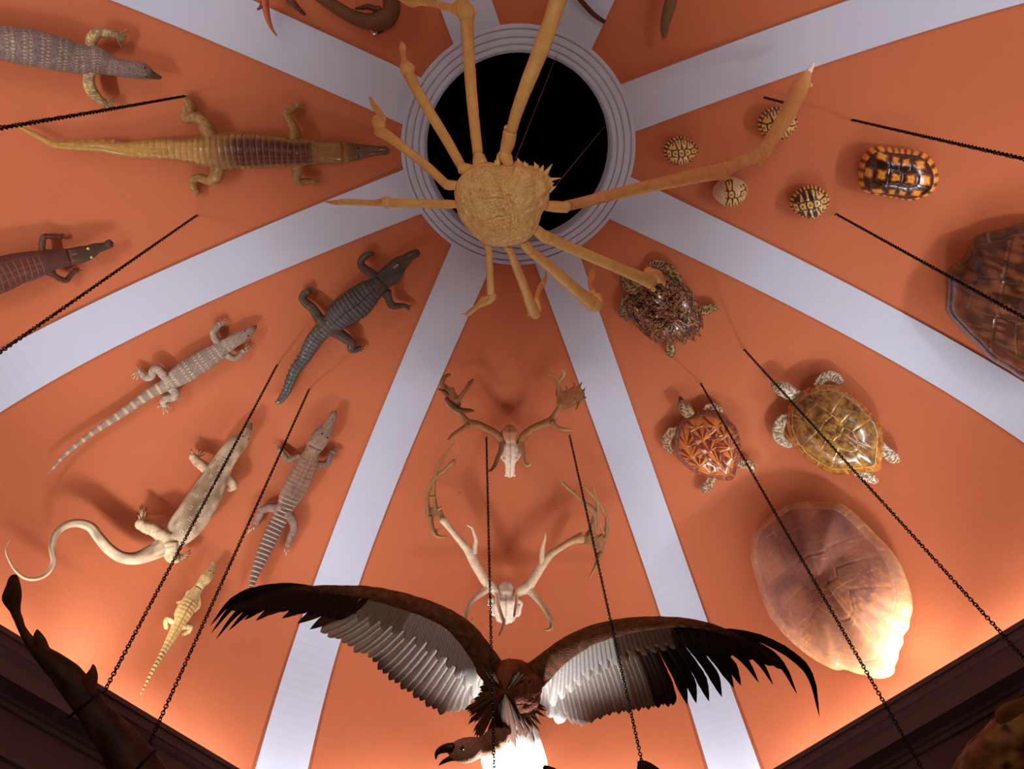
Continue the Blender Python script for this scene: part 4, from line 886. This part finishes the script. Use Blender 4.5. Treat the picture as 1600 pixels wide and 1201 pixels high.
cleg('claw_arm', [[(796,258,8),(789,243,10.5),(786,236,10)], [(789,238,9),(794,222,11),(797,206,11)], [(798,208,8.5),(806,180,9.5),(824,130,11.5),(846,75,13),(862,30,13.5),(874,-10,14),(884,-50,14)], [(884,-50,14),(888,-90,12),(884,-140,13)], [(884,-140,11),(876,-180,6),(866,-215,1.5)]], [[zb, zb], [zb, zb - 0.02], [zb - 0.02, zb - 0.10], [zb - 0.1, zb - 0.05], [zb - 0.05, zb]], joints=((803,198,5,zb),(792,200,5,zb)))
CW = crab
# right claw arm reaching towards the lit side; claw fingers painted white to look lamp-lit
cleg('claw_arm', [[(848,322,6),(858,322,8.5),(872,323,9),(886,324,8.5)], [(884,322,8.5),(910,316,8.5),(950,306,9),(1000,294,9.6),(1050,283,10.5),(1100,272,12),(1128,267,13.5)], [(1131,266,12),(1150,256,9.5),(1170,248,9.8),(1188,241,12)], [(1195,236,11),(1203,222,11),(1215,203,12),(1230,178,13),(1240,158,13.5),(1248,140,14),(1256,124,11),(1261,116,7)]],
     [[zb, zb + 0.04], [zb + 0.04, zb + 0.86], [zb + 0.86, zb + 1.12], [zb + 1.12, zb + 1.50]], joints=((1132,256,4,zb+0.86),(1134,277,4.5,zb+0.86),(1186,252,6,zb+1.12),(1191,229,5,zb+1.12),(1266,133,4,zb+1.46),(1249,127,4,zb+1.46)))
mb = MB(); P, R = zchain([(1254,126,7),(1261,115,5.5),(1267,106,3.6),(1272,98,1)], [zb + 1.48, zb + 1.54]); tube(mb, P, R, VIEWUP, 24, 14, C((250, 240, 230))); o = mb.build('claw', M_CRAB, crab); o['label'] = 'claw finger whitened with painted lamp light'
mb = MB(); P, R = zchain([(1259,124,5),(1266,112,3.2),(1272.5,99,0.9)], [zb + 1.49, zb + 1.54]); tube(mb, P, R, VIEWUP, 24, 14, C((246, 232, 216))); o = mb.build('claw', M_CRAB, crab); o['label'] = 'claw finger whitened with painted lamp light'
cleg('leg', [[(828,352,7),(838,359,8.5),(846,366,9),(856,374,9)], [(852,369,9.5),(880,382,9),(920,399,8.8),(965,418,9.2),(1003,434,10),(1018,441,11)], [(1012,433,9),(1014,422,7.5)], [(1016,424,5.5),(1026,428,7.5),(1032,437,7)], [(1033,436,5),(1037,440,3),(1038,446,1.5)]], [[zb, zb + 0.02], [zb + 0.02, zb + 0.22], [zb + 0.23, zb + 0.27], [zb + 0.25, zb + 0.3], [zb + 0.3, zb + 0.36]], joints=((1021,452,4,zb+0.2),))
cleg('leg', [[(814,374,6),(820,381,8),(826,389,8)], [(826,390,7.5),(850,409,8.2),(880,435,8.8),(905,457,9.5),(925,473,11.5)], [(929,477,11.5),(934,471,9),(930,460,7)], [(926,456,5),(922,445,3.8),(923,434,5)], [(924,434,5),(925,425,5.6),(927,420,4)], [(926,422,3),(927,414,2.2),(924,407,0.8)]], [[zb, zb + 0.02], [zb + 0.02, zb + 0.22], [zb + 0.22, zb + 0.25], [zb + 0.25, zb + 0.45], [zb + 0.45, zb + 0.52], [zb + 0.52, zb + 0.6]], joints=((923,484,3.5,zb+0.22),(938,469,3.5,zb+0.22)))
cleg('leg', [[(788,378,5),(793,386,6),(797,392,6)], [(797,392,6),(808,420,6.8),(820,450,7.2),(829,475,8),(834,487,9)], [(836,490,8.5),(840,478,6),(838,469,4.5)], [(838,468,4),(842,453,3.8),(847,444,5)], [(848,444,4.8),(851,438,3),(853,428,1.8),(853,419,0.7)]], [[zb, zb + 0.02], [zb + 0.02, zb + 0.2], [zb + 0.2, zb + 0.22], [zb + 0.22, zb + 0.4], [zb + 0.4, zb + 0.55]], joints=((827,491,3.2,zb+0.2),(843,485,3,zb+0.2)))
cleg('leg', [[(762,378,5),(763,384,5.8),(764,390,5.6)], [(764,390,5.6),(765,415,5.6),(766,440,5.8),(767,458,6.4)], [(769,463,7.2),(763,468,7),(755,471,7.5)], [(754,472,6.5),(745,479,4),(737,485,4.6)], [(737,485,4.6),(731,490,4),(729,490,2)], [(729,490,1.6),(722,490,0.8)]], [[zb, zb + 0.01], [zb + 0.01, zb + 0.1], [zb + 0.1, zb + 0.12], [zb + 0.12, zb + 0.2], [zb + 0.2, zb + 0.22], [zb + 0.22, zb + 0.24]], joints=((773,462,2.6,zb+0.1),))
for tx, ty, bx, by, r in ((863,256,852,272,5),(876,278,857,281,4),(869,291,858,297,5),(866,286,858,288,2.6),(809,247,811,256,6),(819,252,822,258,4),(835,253,838,261,5),(849,258,846,266,5),(777,241,778,256,5),(773,250,774,257,3),(715,327,722,322,4),(856,268,850,272,3)):
    mb = MB(); P, R = zchain([(bx,by,r),((bx+tx)/2,(by+ty)/2,r*0.5),(tx,ty,0.5)], [ZC - 0.01, ZC - 0.015]); tube(mb, P, R, VIEWUP, 10, 8, C((236, 188, 122))); mb.build('spine', M_CRAB, crab)

# ---- vulture
ZV = EYE + 2.66
M_FEA = mat('feathers', None, rough=0.75, spec=0.2, trans=0.28, noise=(90, 0.12), bump=(220, 0.0008))
M_DOWN = mat('brown_plumage', None, rough=0.85, spec=0.1, noise=(90, 0.3), bump=(120, 0.004))
M_HORN = mat('dark_horn', (58, 40, 34), rough=0.4)
vul = root('vulture', 'large brown vulture with spread white and black wings hanging head down in the middle', 'bird', atz(800, 1085, ZV), 'hanging specimens')
def vz(x, y): return ZV - 0.0002 * (abs(x - 800)) 
def feather(name, parent, path, w, c0, c1, droop, tipround=0.5, lift=0.0, ragged=0.0, seed=0, dark_tip=0.75, dz=0.0, taper=0.14, flip=False):
    """flight feather as a thin cambered vane along the pixel path"""
    n = 26; m = 7
    G = catmull(np.hstack([np.array(path, float), np.zeros((len(path), 1))]), n)[:, :2]
    s = np.linspace(0, 1, n); rs = np.random.RandomState(seed)
    wid = w * np.clip(s * 9, 0.25, 1) * (0.80 + 0.28 * s) * np.clip((1 - s) / taper, 0, 1) ** tipround
    P = np.array([atz(x, y, vz(x, y) + dz + lift * q + droop * math.sin(math.pi * q)) for (x, y), q in zip(G, s)])
    T = np.gradient(P, axis=0); T /= np.linalg.norm(T, axis=1)[:, None]
    Bn = np.cross(T, norm(CAM - P[n // 2])); Bn /= np.linalg.norm(Bn, axis=1)[:, None]; Nn = np.cross(Bn, T)
    V = []; Cl = []
    rag = 1 + ragged * (rs.rand(n, 2) - 0.5)
    for side in (0, 1):
        for i in range(n):
            sc_ = depth(P[i]) / F
            for j in range(m):
                u = -1 + 2 * j / (m - 1); hw = wid[i] * sc_ * (0.62 if (u > 0 if flip else u < 0) else 1.0) * (rag[i, 0 if u < 0 else 1] if abs(u) > 0.9 else 1)
                hgt = (1 - u * u) * wid[i] * sc_ * 0.22 - 0.0006 * side - (0.0012 * (abs(u) < 0.2) * (1 - s[i]))
                V.append(P[i] + Bn[i] * u * hw - Nn[i] * hgt * (-1))
                g = np.clip((s[i] - dark_tip) / 0.2, 0, 1); col = C(c0) * (1 - g) + C(c1) * g
                k = (0.94 + 0.06 * math.sin(s[i] * 60 + j * 1.7 + seed)) * (1.08, 1.06, 0.62, 0.98, 0.86, 0.62, 0.42)[m - 1 - j if flip else j]  # edge highlight and overlap shade painted across the vane, plus the dark shaft
                Cl.append(col * k)
    Fc = []
    for side in (0, 1):
        o_ = side * n * m
        for i in range(n - 1):
            for j in range(m - 1):
                a = o_ + i * m + j
                Fc.append((a, a + 1, a + m + 1, a + m) if side else (a, a + m, a + m + 1, a + 1))
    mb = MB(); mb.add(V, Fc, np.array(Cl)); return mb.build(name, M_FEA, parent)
def lerp_poly(poly, t):
    poly = np.array(poly, float); L = np.concatenate([[0], np.cumsum(np.linalg.norm(np.diff(poly, axis=0), axis=1))]); x = t * L[-1]
    return np.array([np.interp(x, L, poly[:, 0]), np.interp(x, L, poly[:, 1])])
BW = (112, 70, 52); BK = (34, 24, 22); PALE = (236, 226, 220); TIPB = (132, 104, 92); WH2 = (246, 240, 236)
def wing(prims, secs, tert, arm, roots, covs, sgn):
    P, R = zchain(arm, [vz(a[0], a[1]) - 0.03 for a in arm])
    mb = MB(); tube(mb, P, R, VIEWUP, 90, 22, C(BW), flat=0.55, disp=lambda s, th, ar: 1 + 0.12 * (vnoise(ar * 40 + 3, th * 2.5 + 3, 4) - 0.5),
                    colf=lambda s, th, ar: mix(mix(C((150, 96, 66)), C((96, 60, 46)), vnoise(ar * 70 + 4, th * 3 + 3, 5)), C((36, 26, 24)), np.clip((s - 0.62) / 0.25, 0, 1)))
    wg = mb.build('wing', M_DOWN, vul)
    sd_ = 0
    for (rx, ry), (tx, ty), w_, c0, c1, bow in prims + secs + tert:
        sd_ += 1; a = np.array([rx, ry], float); b = np.array([tx, ty], float); d = b - a; nrm_ = np.array([d[1], -d[0]]); m1 = a + d * 0.35 + nrm_ * bow * 0.9; m2 = a + d * 0.72 + nrm_ * bow
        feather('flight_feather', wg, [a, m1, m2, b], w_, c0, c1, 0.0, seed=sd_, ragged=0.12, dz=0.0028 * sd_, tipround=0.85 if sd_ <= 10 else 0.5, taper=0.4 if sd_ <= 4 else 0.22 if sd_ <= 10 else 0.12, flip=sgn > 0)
    for (rx, ry), (tx, ty), w_, c0, c1, bow in covs:
        sd_ += 1; a = np.array([rx, ry], float); b = np.array([tx, ty], float); d = b - a; nrm_ = np.array([d[1], -d[0]])
        feather('covert_feather', wg, [a, a + d * 0.5 + nrm_ * bow, b], w_, c0, c1, 0.0, seed=sd_ + 50, dz=-0.006 - 0.0006 * sd_, ragged=0.1)
    return wg
# left wing
pt = [(327,979),(329,990),(336,1000),(356,986),(381,969),(399,970),(417,962),(440,966),(464,974),(484,983)]
pr_ = [(500,921),(512,922),(524,924),(536,926),(548,929),(556,932),(564,935),(572,938),(580,941),(588,944)]
bow = [-0.15,-0.15,-0.14,-0.12,-0.10,-0.09,-0.08,-0.06,-0.05,-0.03]
prims = [(pr_[i], pt[i], 7.5 if i < 3 else 9.5, (44, 30, 26) if i < 5 else (120, 82, 66), (28, 20, 18) if i < 5 else (84, 58, 48), bow[i]) for i in range(10)]
tipline = [(500,987),(535,1001),(550,1015),(575,1024),(587,1040),(601,1055),(622,1071),(644,1086),(665,1101),(687,1114)]
rootline = [(586,940),(620,948),(650,960),(680,976),(704,996),(722,1015),(734,1032)]
secs = []
for i in range(20):
    t = i / 19; tp = lerp_poly(tipline, t) + (0, 3 * (i % 2)); rp = lerp_poly(rootline, t)
    secs.append((tuple(rp), tuple(tp), 9.5, PALE, (232, 214, 200) if i < 8 else TIPB, 0.05 * (1 - t)))
tert = [((738,1040), (700,1112), 12, WH2, WH2, -0.03), ((742,1044), (712,1113), 13, WH2, WH2, -0.05), ((748,1048), (726,1110), 13, WH2, WH2, -0.06), ((752,1052), (742,1096), 12, WH2, WH2, -0.06), ((755,1056), (752,1084), 9, WH2, WH2, 0)]
arm = [(800,1062,26),(775,1052,23),(752,1020,19),(728,989,17),(700,966,15),(665,950,13.5),(620,936,12.5),(575,926,10.5),(530,922,8),(480,921,6),(430,926,4.5),(390,938,3),(355,955,1.5)]
covs = []
cl = [(560,934),(600,944),(640,958),(680,978),(710,1003),(732,1030),(742,1048)]
for i in range(26):
    t = i / 25; a = lerp_poly(cl, t); d = np.array([-0.75 + 0.75 * t, 0.75]); L = 34 + 20 * t
    covs.append(((a[0] - d[0] * 14, a[1] - d[1] * 14), (a[0] + d[0] * L * (0.8 + 0.3 * (i % 2)), a[1] + d[1] * L * (0.8 + 0.3 * (i % 2))), 7, (206, 184, 164) if i < 10 else WH2, (226, 214, 204) if i < 10 else WH2, 0.0))
for i in range(12):
    t = i / 11; a = lerp_poly([(430,926),(480,924),(530,928),(575,935)], t); b = (a[0] - 70 + 20 * t, a[1] + 26 + 6 * t)
    covs.append((tuple(a), b, 7, (80, 52, 42), (60, 40, 32), 0.05))
wing(prims, secs, tert, arm, None, covs, -1)
# right wing
pt = [(1281,1121),(1246,1085),(1209,1071),(1186,1067),(1158,1071),(1147,1075),(1128,1089),(1108,1096),(1088,1099),(1074,1101)]
pr_ = [(1110,984),(1098,980),(1086,976),(1074,973),(1062,971),(1050,971),(1040,972),(1030,974),(1020,977),(1010,981)]
bow = [-0.20,-0.13,-0.10,-0.08,-0.07,-0.06,-0.06,-0.05,-0.05,-0.04]
bow = [-b for b in bow]
prims = [(pr_[i], pt[i], 8.5 if i < 3 else 10, (40, 26, 22), (30, 20, 18), -abs(bow[i])) for i in range(10)]
prims = [(a, b, w_, c0, c1, -bw) if False else (a, b, w_, c0, c1, bw * -1.0) for a, b, w_, c0, c1, bw in prims]
tipline = [(1052,1102),(1040,1101),(1022,1105),(1005,1107),(981,1112),(955,1114),(942,1120),(932,1123),(920,1130),(904,1133),(895,1128)]
rootline = [(1006,990),(980,990),(955,996),(930,1006),(908,1018),(890,1030),(876,1042)]
secs = []
for i in range(22):
    t = i / 21; tp = lerp_poly(tipline, t) + (0, 3 * (i % 2)); rp = lerp_poly(rootline, t)
    dk_ = i < 4
    secs.append((tuple(rp), tuple(tp), 9.0, (70, 46, 38) if dk_ else PALE if i > 7 else (170, 146, 130), (40, 28, 26) if dk_ else (146, 120, 106), 0.03 * (1 - t)))
tert = [((868,1046), (888,1118), 12, WH2, WH2, 0.03), ((862,1048), (872,1131), 13, WH2, WH2, 0.05), ((856,1050), (858,1121), 13, WH2, WH2, 0.06), ((850,1052), (847,1110), 11, WH2, WH2, 0.05)]
arm = [(806,1062,26),(832,1056,23),(856,1036,19),(884,1014,17),(915,996,15.5),(950,984,14),(990,976,12),(1030,972,9.5),(1065,972,7.5),(1105,978,6),(1145,992,4.5),(1185,1012,3),(1215,1028,1.5)]
covs = []
cl = [(1050,986),(1010,990),(975,996),(940,1008),(910,1024),(885,1042),(870,1054)]
for i in range(28):
    t = i / 27; a = lerp_poly(cl, t); d = np.array([0.45 - 0.55 * t, 0.9]); L = 26 + 24 * t; q = 0.8 + 0.3 * (i % 2)
    covs.append(((a[0] - d[0] * 14, a[1] - d[1] * 14), (a[0] + d[0] * L * q, a[1] + d[1] * L * q), 7.5, (120, 84, 62) if i < 13 else WH2, (150, 118, 90) if i < 13 else WH2, 0.0))
for i in range(10):
    t = i / 9; a = lerp_poly([(1180,1008),(1130,990),(1090,984),(1050,985)], t); b = (a[0] + 46 - 20 * t, a[1] + 34 + 6 * t)
    covs.append((tuple(a), b, 7, (58, 38, 32), (40, 28, 24), -0.05))
wing(prims, secs, tert, arm, None, covs, 1)
# tail (behind the body), reaching out of the frame
tl = None
for i in range(12):
    t = i / 11; x0 = 785 + 34 * t; x1 = 760 + 92 * t
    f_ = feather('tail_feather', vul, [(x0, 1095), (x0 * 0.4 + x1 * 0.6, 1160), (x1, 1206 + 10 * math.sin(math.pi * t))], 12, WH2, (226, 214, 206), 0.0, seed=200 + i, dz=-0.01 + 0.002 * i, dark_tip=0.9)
for i in range(14):
    x0 = 775 + 4 * i; feather('covert_feather', vul, [(x0 * 0.8 + 160, 1136), (x0, 1150 + 6 * (i % 3)), (x0 - 2 + (i % 4), 1172 + 14 * (i % 3))], 11, WH2, (236, 226, 218), 0.0, seed=240 + i, dz=-0.02 + 0.001 * i, ragged=0.1)
# body
mb = MB(); P, R = zchain([(800,1052,30),(800,1055,40),(800,1060,44),(801,1066,45),(801,1078,45),(802,1093,42),(805,1108,36),(810,1120,26),(814,1128,12)], [ZV - 0.02, ZV - 0.06, ZV - 0.08, ZV - 0.06])
tube(mb, P, R, VIEWUP, 80, 44, C(BW), flat=0.75, disp=lambda s, th, ar: 1 + 0.10 * (vnoise(s * 26 + 3, th * 5 + 3, 4) - 0.5), colf=lambda s, th, ar: mix(C((164, 98, 66)), C((96, 56, 42)), vnoise(s * 22 + 3, th * 6 + 3, 6)))
mb.build('body', M_DOWN, vul)
# ruff: long pointed feathers fanning from the breast
rs = np.random.RandomState(5)
for i in range(64):
    a = math.radians(-60 + 300 * ((i * 0.618) % 1)) ; L = 26 + rs.rand() * 20 + (34 * max(0, math.sin(a)))
    dx, dy = math.cos(a), math.sin(a); cx, cy = 789 + dx * 6, 1080 + dy * 5
    if dy > 0.2: L += 10
    tip = (cx + dx * L * 0.95, cy + dy * L)
    col = (140, 88, 56) if i % 3 else (84, 52, 36)
    if abs(tip[0] - 800) > 54 and dy < 0.1: continue
    feather('ruff_feather', vul, [(cx, cy), (cx + dx * L * 0.5, cy + dy * L * 0.5), tip], 2.6 + 1.2 * rs.rand(), col, (118, 78, 50), 0.0, tipround=1.1, seed=300 + i, dz=-0.19 + 0.09 * (dx * dx) + 0.01 * rs.rand(), ragged=0.2)
for (x0, y0, x1, y1) in ((772,1100,744,1126),(770,1104,748,1132),(774,1108,756,1136),(776,1110,762,1128),(814,1110,812,1150),(820,1108,822,1152),(826,1104,830,1146),(830,1100,836,1132),(808,1112,802,1146),(834,1092,842,1120),(818,1112,817,1148)):
    feather('ruff_feather', vul, [(x0, y0), ((x0 + x1) / 2, (y0 + y1) / 2), (x1, y1)], 5, (96, 60, 40), (120, 82, 52), 0.0, tipround=1.0, seed=int(x0 + y1), dz=-0.06, ragged=0.3)
mb = MB(); P, R = zchain([(790,1096,14),(789,1108,16.5),(788,1122,17),(785,1136,17),(778,1148,17),(769,1158,17),(758,1165,16),(747,1168,16),(737,1170,18.5),(726,1172,19),(716,1173,17),(708,1174,13),(703,1175,8)], [ZV - 0.09, ZV - 0.19, ZV - 0.24, ZV - 0.25])
tube(mb, P, R, VIEWUP, 90, 36, C(BW), flat=0.8, disp=lambda s, th, ar: 1 + 0.04 * np.sin(ar * 220 + 2 * np.sin(th)) * (s < 0.6), colf=lambda s, th, ar: mix(mix(C((184, 132, 108)), C((150, 102, 84)), vnoise(s * 30 + 3, th * 3 + 3, 8)), C((206, 160, 132)), np.clip((s - 0.6) / 0.1, 0, 1) * 0.6))
hd = mb.build('head', M_DOWN, vul)
mb = MB(); P, R = zchain([(708,1168,8.5),(700,1168,7.5),(692,1170,6.5),(686,1173,5),(682,1179,3),(681,1186,0.8)], ZV - 0.25); tube(mb, P, R, VIEWUP, 30, 16, W3, flat=0.6); mb.build('upper_beak', M_HORN, hd)
mb = MB(); P, R = zchain([(714,1183,6),(706,1184,4.6),(698,1187,3.8),(691,1191,2.6),(686,1195,0.8)], ZV - 0.25); tube(mb, P, R, VIEWUP, 26, 14, W3, flat=0.6); mb.build('lower_beak', M_HORN, hd)
mb = MB(); q = atz(722, 1168, ZV - 0.29); ball(mb, q, 3.6 * depth(q) / F, W3); mb.build('eye', M_EYE, hd)

# ---- chains
def vertical_end(px0, px1):
    """straight drop from the anchor on the vault until it is seen at px1"""
    A0 = onv(px0[0], px0[1], 0.03); r = norm(ray(*px1)); u = np.array([0, 0, 1.0]); w0 = CAM - A0; b = r @ u; d = r @ w0; e = u @ w0
    t = (b * e - d) / (1 - b * b); return A0, CAM + r * t
def chain(label, px0, px1, end=None, over=0.0, z1=None, w=0.0058, pitch=0.0125):
    if z1 is None: A0, E = vertical_end(px0, px1)
    else: A0, E = onv(px0[0], px0[1], 0.03), atz(px1[0], px1[1], z1)
    D = E - A0; E = E + D * over; D = E - A0; L = np.linalg.norm(D); d = D / L
    rt = root('chain', label, 'chain', A0, 'hanging chains')
    s1 = norm(np.cross(d, [0.3, 0.5, 1])); s2 = np.cross(d, s1); nlk = int(L / pitch); mb = MB(); ns, nc = 10, 5; wr = 0.0019
    th = np.linspace(0, 2 * math.pi, ns, endpoint=False); ph = np.linspace(0, 2 * math.pi, nc, endpoint=False)
    Fl = [(i * nc + j, ((i + 1) % ns) * nc + j, ((i + 1) % ns) * nc + (j + 1) % nc, i * nc + (j + 1) % nc) for i in range(ns) for j in range(nc)]
    for k in range(nlk):
        a = k * math.radians(78); x = s1 * math.cos(a) + s2 * math.sin(a); y = np.cross(d, x); c = A0 + d * (k + 0.5) * L / nlk
        c = c + np.array([0, 0, -1]) * 0.012 * math.sin(math.pi * (k + .5) / nlk) * (0 if z1 is None else 1)
        lp = d[None] * (np.cos(th) * 0.0084)[:, None] + x[None] * (np.sin(th) * w)[:, None]
        rad = norm(d)[None] * np.cos(th)[:, None] + x[None] * np.sin(th)[:, None]
        V = c + lp[:, None, :] + wr * (rad[:, None, :] * np.cos(ph)[None, :, None] + y[None, None, :] * np.sin(ph)[None, :, None])
        mb.add(V.reshape(-1, 3), Fl, (0.02, 0.014, 0.012))
    mb.build('links', M_IRON, rt)
    # eye hook screwed in the plaster
    b0, n0 = vault_hit(px0[0], px0[1]); mb = MB(); hp = [b0 - n0 * 0.004, b0 + n0 * 0.012]
    tube(mb, hp, [0.0025, 0.0025], s1, 6, 8, (0.02, 0.02, 0.02))
    cc = b0 + n0 * 0.021; pts = [cc + 0.0095 * (n0 * math.cos(t) + s1 * math.sin(t)) for t in np.linspace(math.pi, 2.75 * math.pi, 18)]
    tube(mb, pts, [0.0022] * 18, s2, 30, 7, (0.02, 0.02, 0.02)); mb.build('ceiling_hook', M_STEEL, rt)
    return A0, E
chain('chain running from beside the tan crocodile foot to the left edge near top', (289,150), (0,200), over=0.1, z1=3.9)
chain('chain running from below the tan crocodile down to the left edge', (308,336), (0,550), over=0.12)
cE1 = chain('chain crossing the back of the pale beige monitor down to the dark fish', (433,570), (163,1080))
cE2 = chain('chain between pinkish crocodile and tiny yellow crocodile down to the dark fish', (483,608), (232,1164))
chain('chain hanging straight down in front of the vulture neck', (760,683), (772,1201), over=0.03)
cE3 = chain('chain hanging in front of the vulture wing on the right, ending at dark fin', (890,680), (1003,1190))
chain('chain crossing the small orange-red turtle and the huge brown shell', (1095,599), (1441,1201), over=0.04)
chain('chain crossing the olive turtle shell down to the right edge', (1163,546), (1600,1028), over=0.05)
chain('chain at upper right running level to the right edge', (1331,187), (1600,248), over=0.15, z1=3.9)
chain('chain crossing onto the dark chestnut shell at the right edge', (1306,334), (1600,496), over=0.15, z1=3.75)
chain('short chain holding the pale crab claw', (1194,152), (1232,162), z1=zb + 1.38)
# thin wires that carry the crab from inside the round opening
for (x0, y0, x1, y1, lab) in ((826,160,800,262,'thin rusty wire left of the big crab claw inside the dark opening'), (945,196,868,290,'thin rusty wire running up right inside the dark opening')):
    a = atz(x1, y1, ZC + 0.03); 
    top = {826: (871, 84), 945: (944, 198)}[x0]; b = atz(top[0], top[1], zv(S) + 0.0)
    mb = MB(); tube(mb, [a, b], [0.0016, 0.0016], s1_ if False else (0.2, 0.9, 0.1), 8, 6, C((120, 60, 34))); o = mb.build('wire', mat('rusty_wire', (96, 50, 30), rough=0.7)); o['label'] = lab; o['category'] = 'wire'; o['group'] = 'wires in the opening'

# ---- dark dried fish hanging by two chains, bottom left
M_FISH = mat('dried_fish_skin', None, rough=0.6, spec=0.3, noise=(18, 0.3), bump=(40, 0.004))
zf1 = float(cE1[1][2]); zf2 = float(cE2[1][2])
def zfish(x, y):
    t = ((x - 140) * 0.65 + (y - 1092) * 0.75) / 112.0; return zf1 - 0.03 + (zf2 - zf1) * np.clip(t, -2.4, 1.6)
def fchain(pts): 
    P = np.array([atz(p[0], p[1], zfish(p[0], p[1])) for p in pts]); R = np.array([p[2] * depth(q) / F for p, q in zip(pts, P)]); return P, R
fish = root('shark', 'dark brown dried shark hanging tail up in the bottom left corner', 'shark', atz(140, 1092, zf1), 'hanging specimens')
mb = MB(); P, R = fchain([(28,965,4),(36,985,6),(44,998,7.5),(60,1016,11.5),(84,1036,17),(105,1056,21),(121,1076,22),(136,1098,21.5),(156,1124,24),(180,1154,29),(200,1182,34),(222,1216,37),(252,1262,36),(286,1310,30),(310,1345,14)])
fcol = lambda s, th, ar: mix(C((84, 46, 26)), C((46, 26, 18)), np.clip(vnoise(ar * 30 + 4, th * 3 + 3, 61) * 1.3 - 0.1, 0, 1))
tube(mb, P, R, VIEWUP, 140, 36, W3, flat=0.85, colf=fcol, disp=lambda s, th, ar: 1 + 0.08 * (vnoise(ar * 40 + 5, th * 3 + 5, 62) - 0.5)); mb.build('body', M_FISH, fish)
def fin(parent, name, poly, thick, colr, zf=None, material=None):
    O = closed_spline(poly, 44); zf = zf or zfish; P = np.array([atz(x, y, zf(x, y)) for x, y in O]); c = P.mean(0); u, s_, vt = np.linalg.svd(P - c); nn = vt[2]; V = []; Fc = []; Cl = []
    for side in (1, -1):
        for r in (0.02, 0.5, 0.85, 1.0):
            V.append(c + (P - c) * r + nn * side * thick * (1 - r ** 3)); Cl.append(C(colr) * (0.7 + 0.5 * vnoise(np.linspace(0, 12, 44), np.full(44, r * 5.0), 3)[:, None]))
    for sd_ in range(2):
        for i in range(3):
            for j in range(44):
                k = (j + 1) % 44; a = (sd_ * 4 + i) * 44; b = a + 44; Fc.append((a + j, b + j, b + k, a + k) if sd_ == 0 else (a + j, a + k, b + k, b + j))
    for j in range(44):
        k = (j + 1) % 44; Fc.append((132 + j, 308 + j, 308 + k, 132 + k))
    mb = MB(); mb.add(np.vstack(V), Fc, np.vstack(Cl)); return mb.build(name, material or M_FISH, parent)
fin(fish, 'tail_fin', [(21,897),(14,902),(10,913),(3,931),(5,942),(15,955),(20,966),(24,974),(33,994),(42,994),(34,972),(32,950),(34,924),(28,900)], 0.010, (92, 52, 32))
fin(fish, 'rear_fin', [(52,1000),(57,983),(63,987),(70,996),(76,1009),(80,1021),(70,1024)], 0.010, (96, 54, 32))
fin(fish, 'back_fin', [(124,1064),(133,1054),(141,1044),(145,1037),(150,1042),(153,1056),(152,1068),(150,1090),(138,1086)], 0.012, (110, 60, 36))
for (x0, y0, x1, y1) in ((117,1113,152,1085),(216,1201,238,1176)):
    mb = MB(); m_ = ((x0 + x1) / 2, (y0 + y1) / 2); ctr = atz(m_[0], m_[1], zfish(*m_)); e = atz(x1, y1, zfish(x1, y1)) - ctr; L_ = np.linalg.norm(e); e = e / L_; f_ = norm(np.cross(e, norm(P[8] - P[6]))); 
    pts = [ctr + (e * math.cos(t) + f_ * math.sin(t)) * L_ * 1.08 for t in np.linspace(0, 2 * math.pi, 24)]; tube(mb, pts, [0.004] * 24, norm(P[8] - P[6]), 50, 8, (0.01, 0.01, 0.01)); mb.build('strap', M_IRON, fish)
# ---- blotchy dark fish at bottom right
zq = 3.15
fq = root('dried_fish', 'dark brown dried fish with ochre blotches in the bottom right corner', 'fish', atz(1570, 1170, zq), 'hanging specimens')
mb = MB(); P, R = zchain([(1640,1085,14),(1618,1108,26),(1600,1130,36),(1585,1150,42),(1570,1172,50),(1556,1200,58),(1545,1240,62),(1535,1290,56),(1530,1340,30)], zq)
tube(mb, P, R, VIEWUP, 130, 60, W3, flat=0.7, disp=lambda s, th, ar: 1 + 0.20 * (vnoise(s * 14 + 3, th * 2.2 + 3, 71) - 0.5) + 0.06 * (vnoise(s * 50 + 3, th * 8 + 3, 72) - 0.5),
     colf=lambda s, th, ar: mix(mix(C((120, 70, 30)), C((176, 124, 70)), np.clip(vnoise(s * 16 + 3, th * 3 + 3, 73) * 2 - 0.8, 0, 1)), C((34, 20, 14)), np.clip(vnoise(s * 22 + 7, th * 4 + 5, 74) * 2.4 - 1.3, 0, 1))); mb.build('body', M_FISH, fq)
fin(fq, 'fin', [(1556,1126),(1554,1112),(1562,1103),(1576,1096),(1600,1088),(1618,1096),(1600,1124),(1572,1134)], 0.014, (130, 80, 36), zf=lambda x, y: zq)
# ---- flat fish whose two fin tips show at the bottom edge
zr = float(cE3[1][2]) - 0.02
ry_ = root('hanging_ray', 'dark brown fins of a hanging fish just showing at the bottom edge', 'fish', atz(930, 1260, zr), 'hanging specimens')
mb = MB(); P, R = zchain([(905,1330,8),(915,1300,26),(928,1275,36),(942,1250,30),(952,1232,12)], zr); tube(mb, P, R, VIEWUP, 50, 24, C((84, 48, 30)), flat=0.5, colf=fcol); mb.build('body', M_FISH, ry_)
fin(ry_, 'fin', [(996,1189),(1000,1187.5),(1005,1187),(1014,1190),(1024,1196),(1036,1206),(1044,1222),(1020,1250),(960,1280),(940,1262),(985,1222),(999,1203),(996,1194)], 0.008, (80, 44, 28), zf=lambda x, y: zr)
fin(ry_, 'fin', [(851,1194.5),(860,1197),(872,1202),(900,1222),(940,1256),(930,1280),(890,1260),(862,1226),(849,1204),(848,1197)], 0.008, (70, 40, 26), zf=lambda x, y: zr)
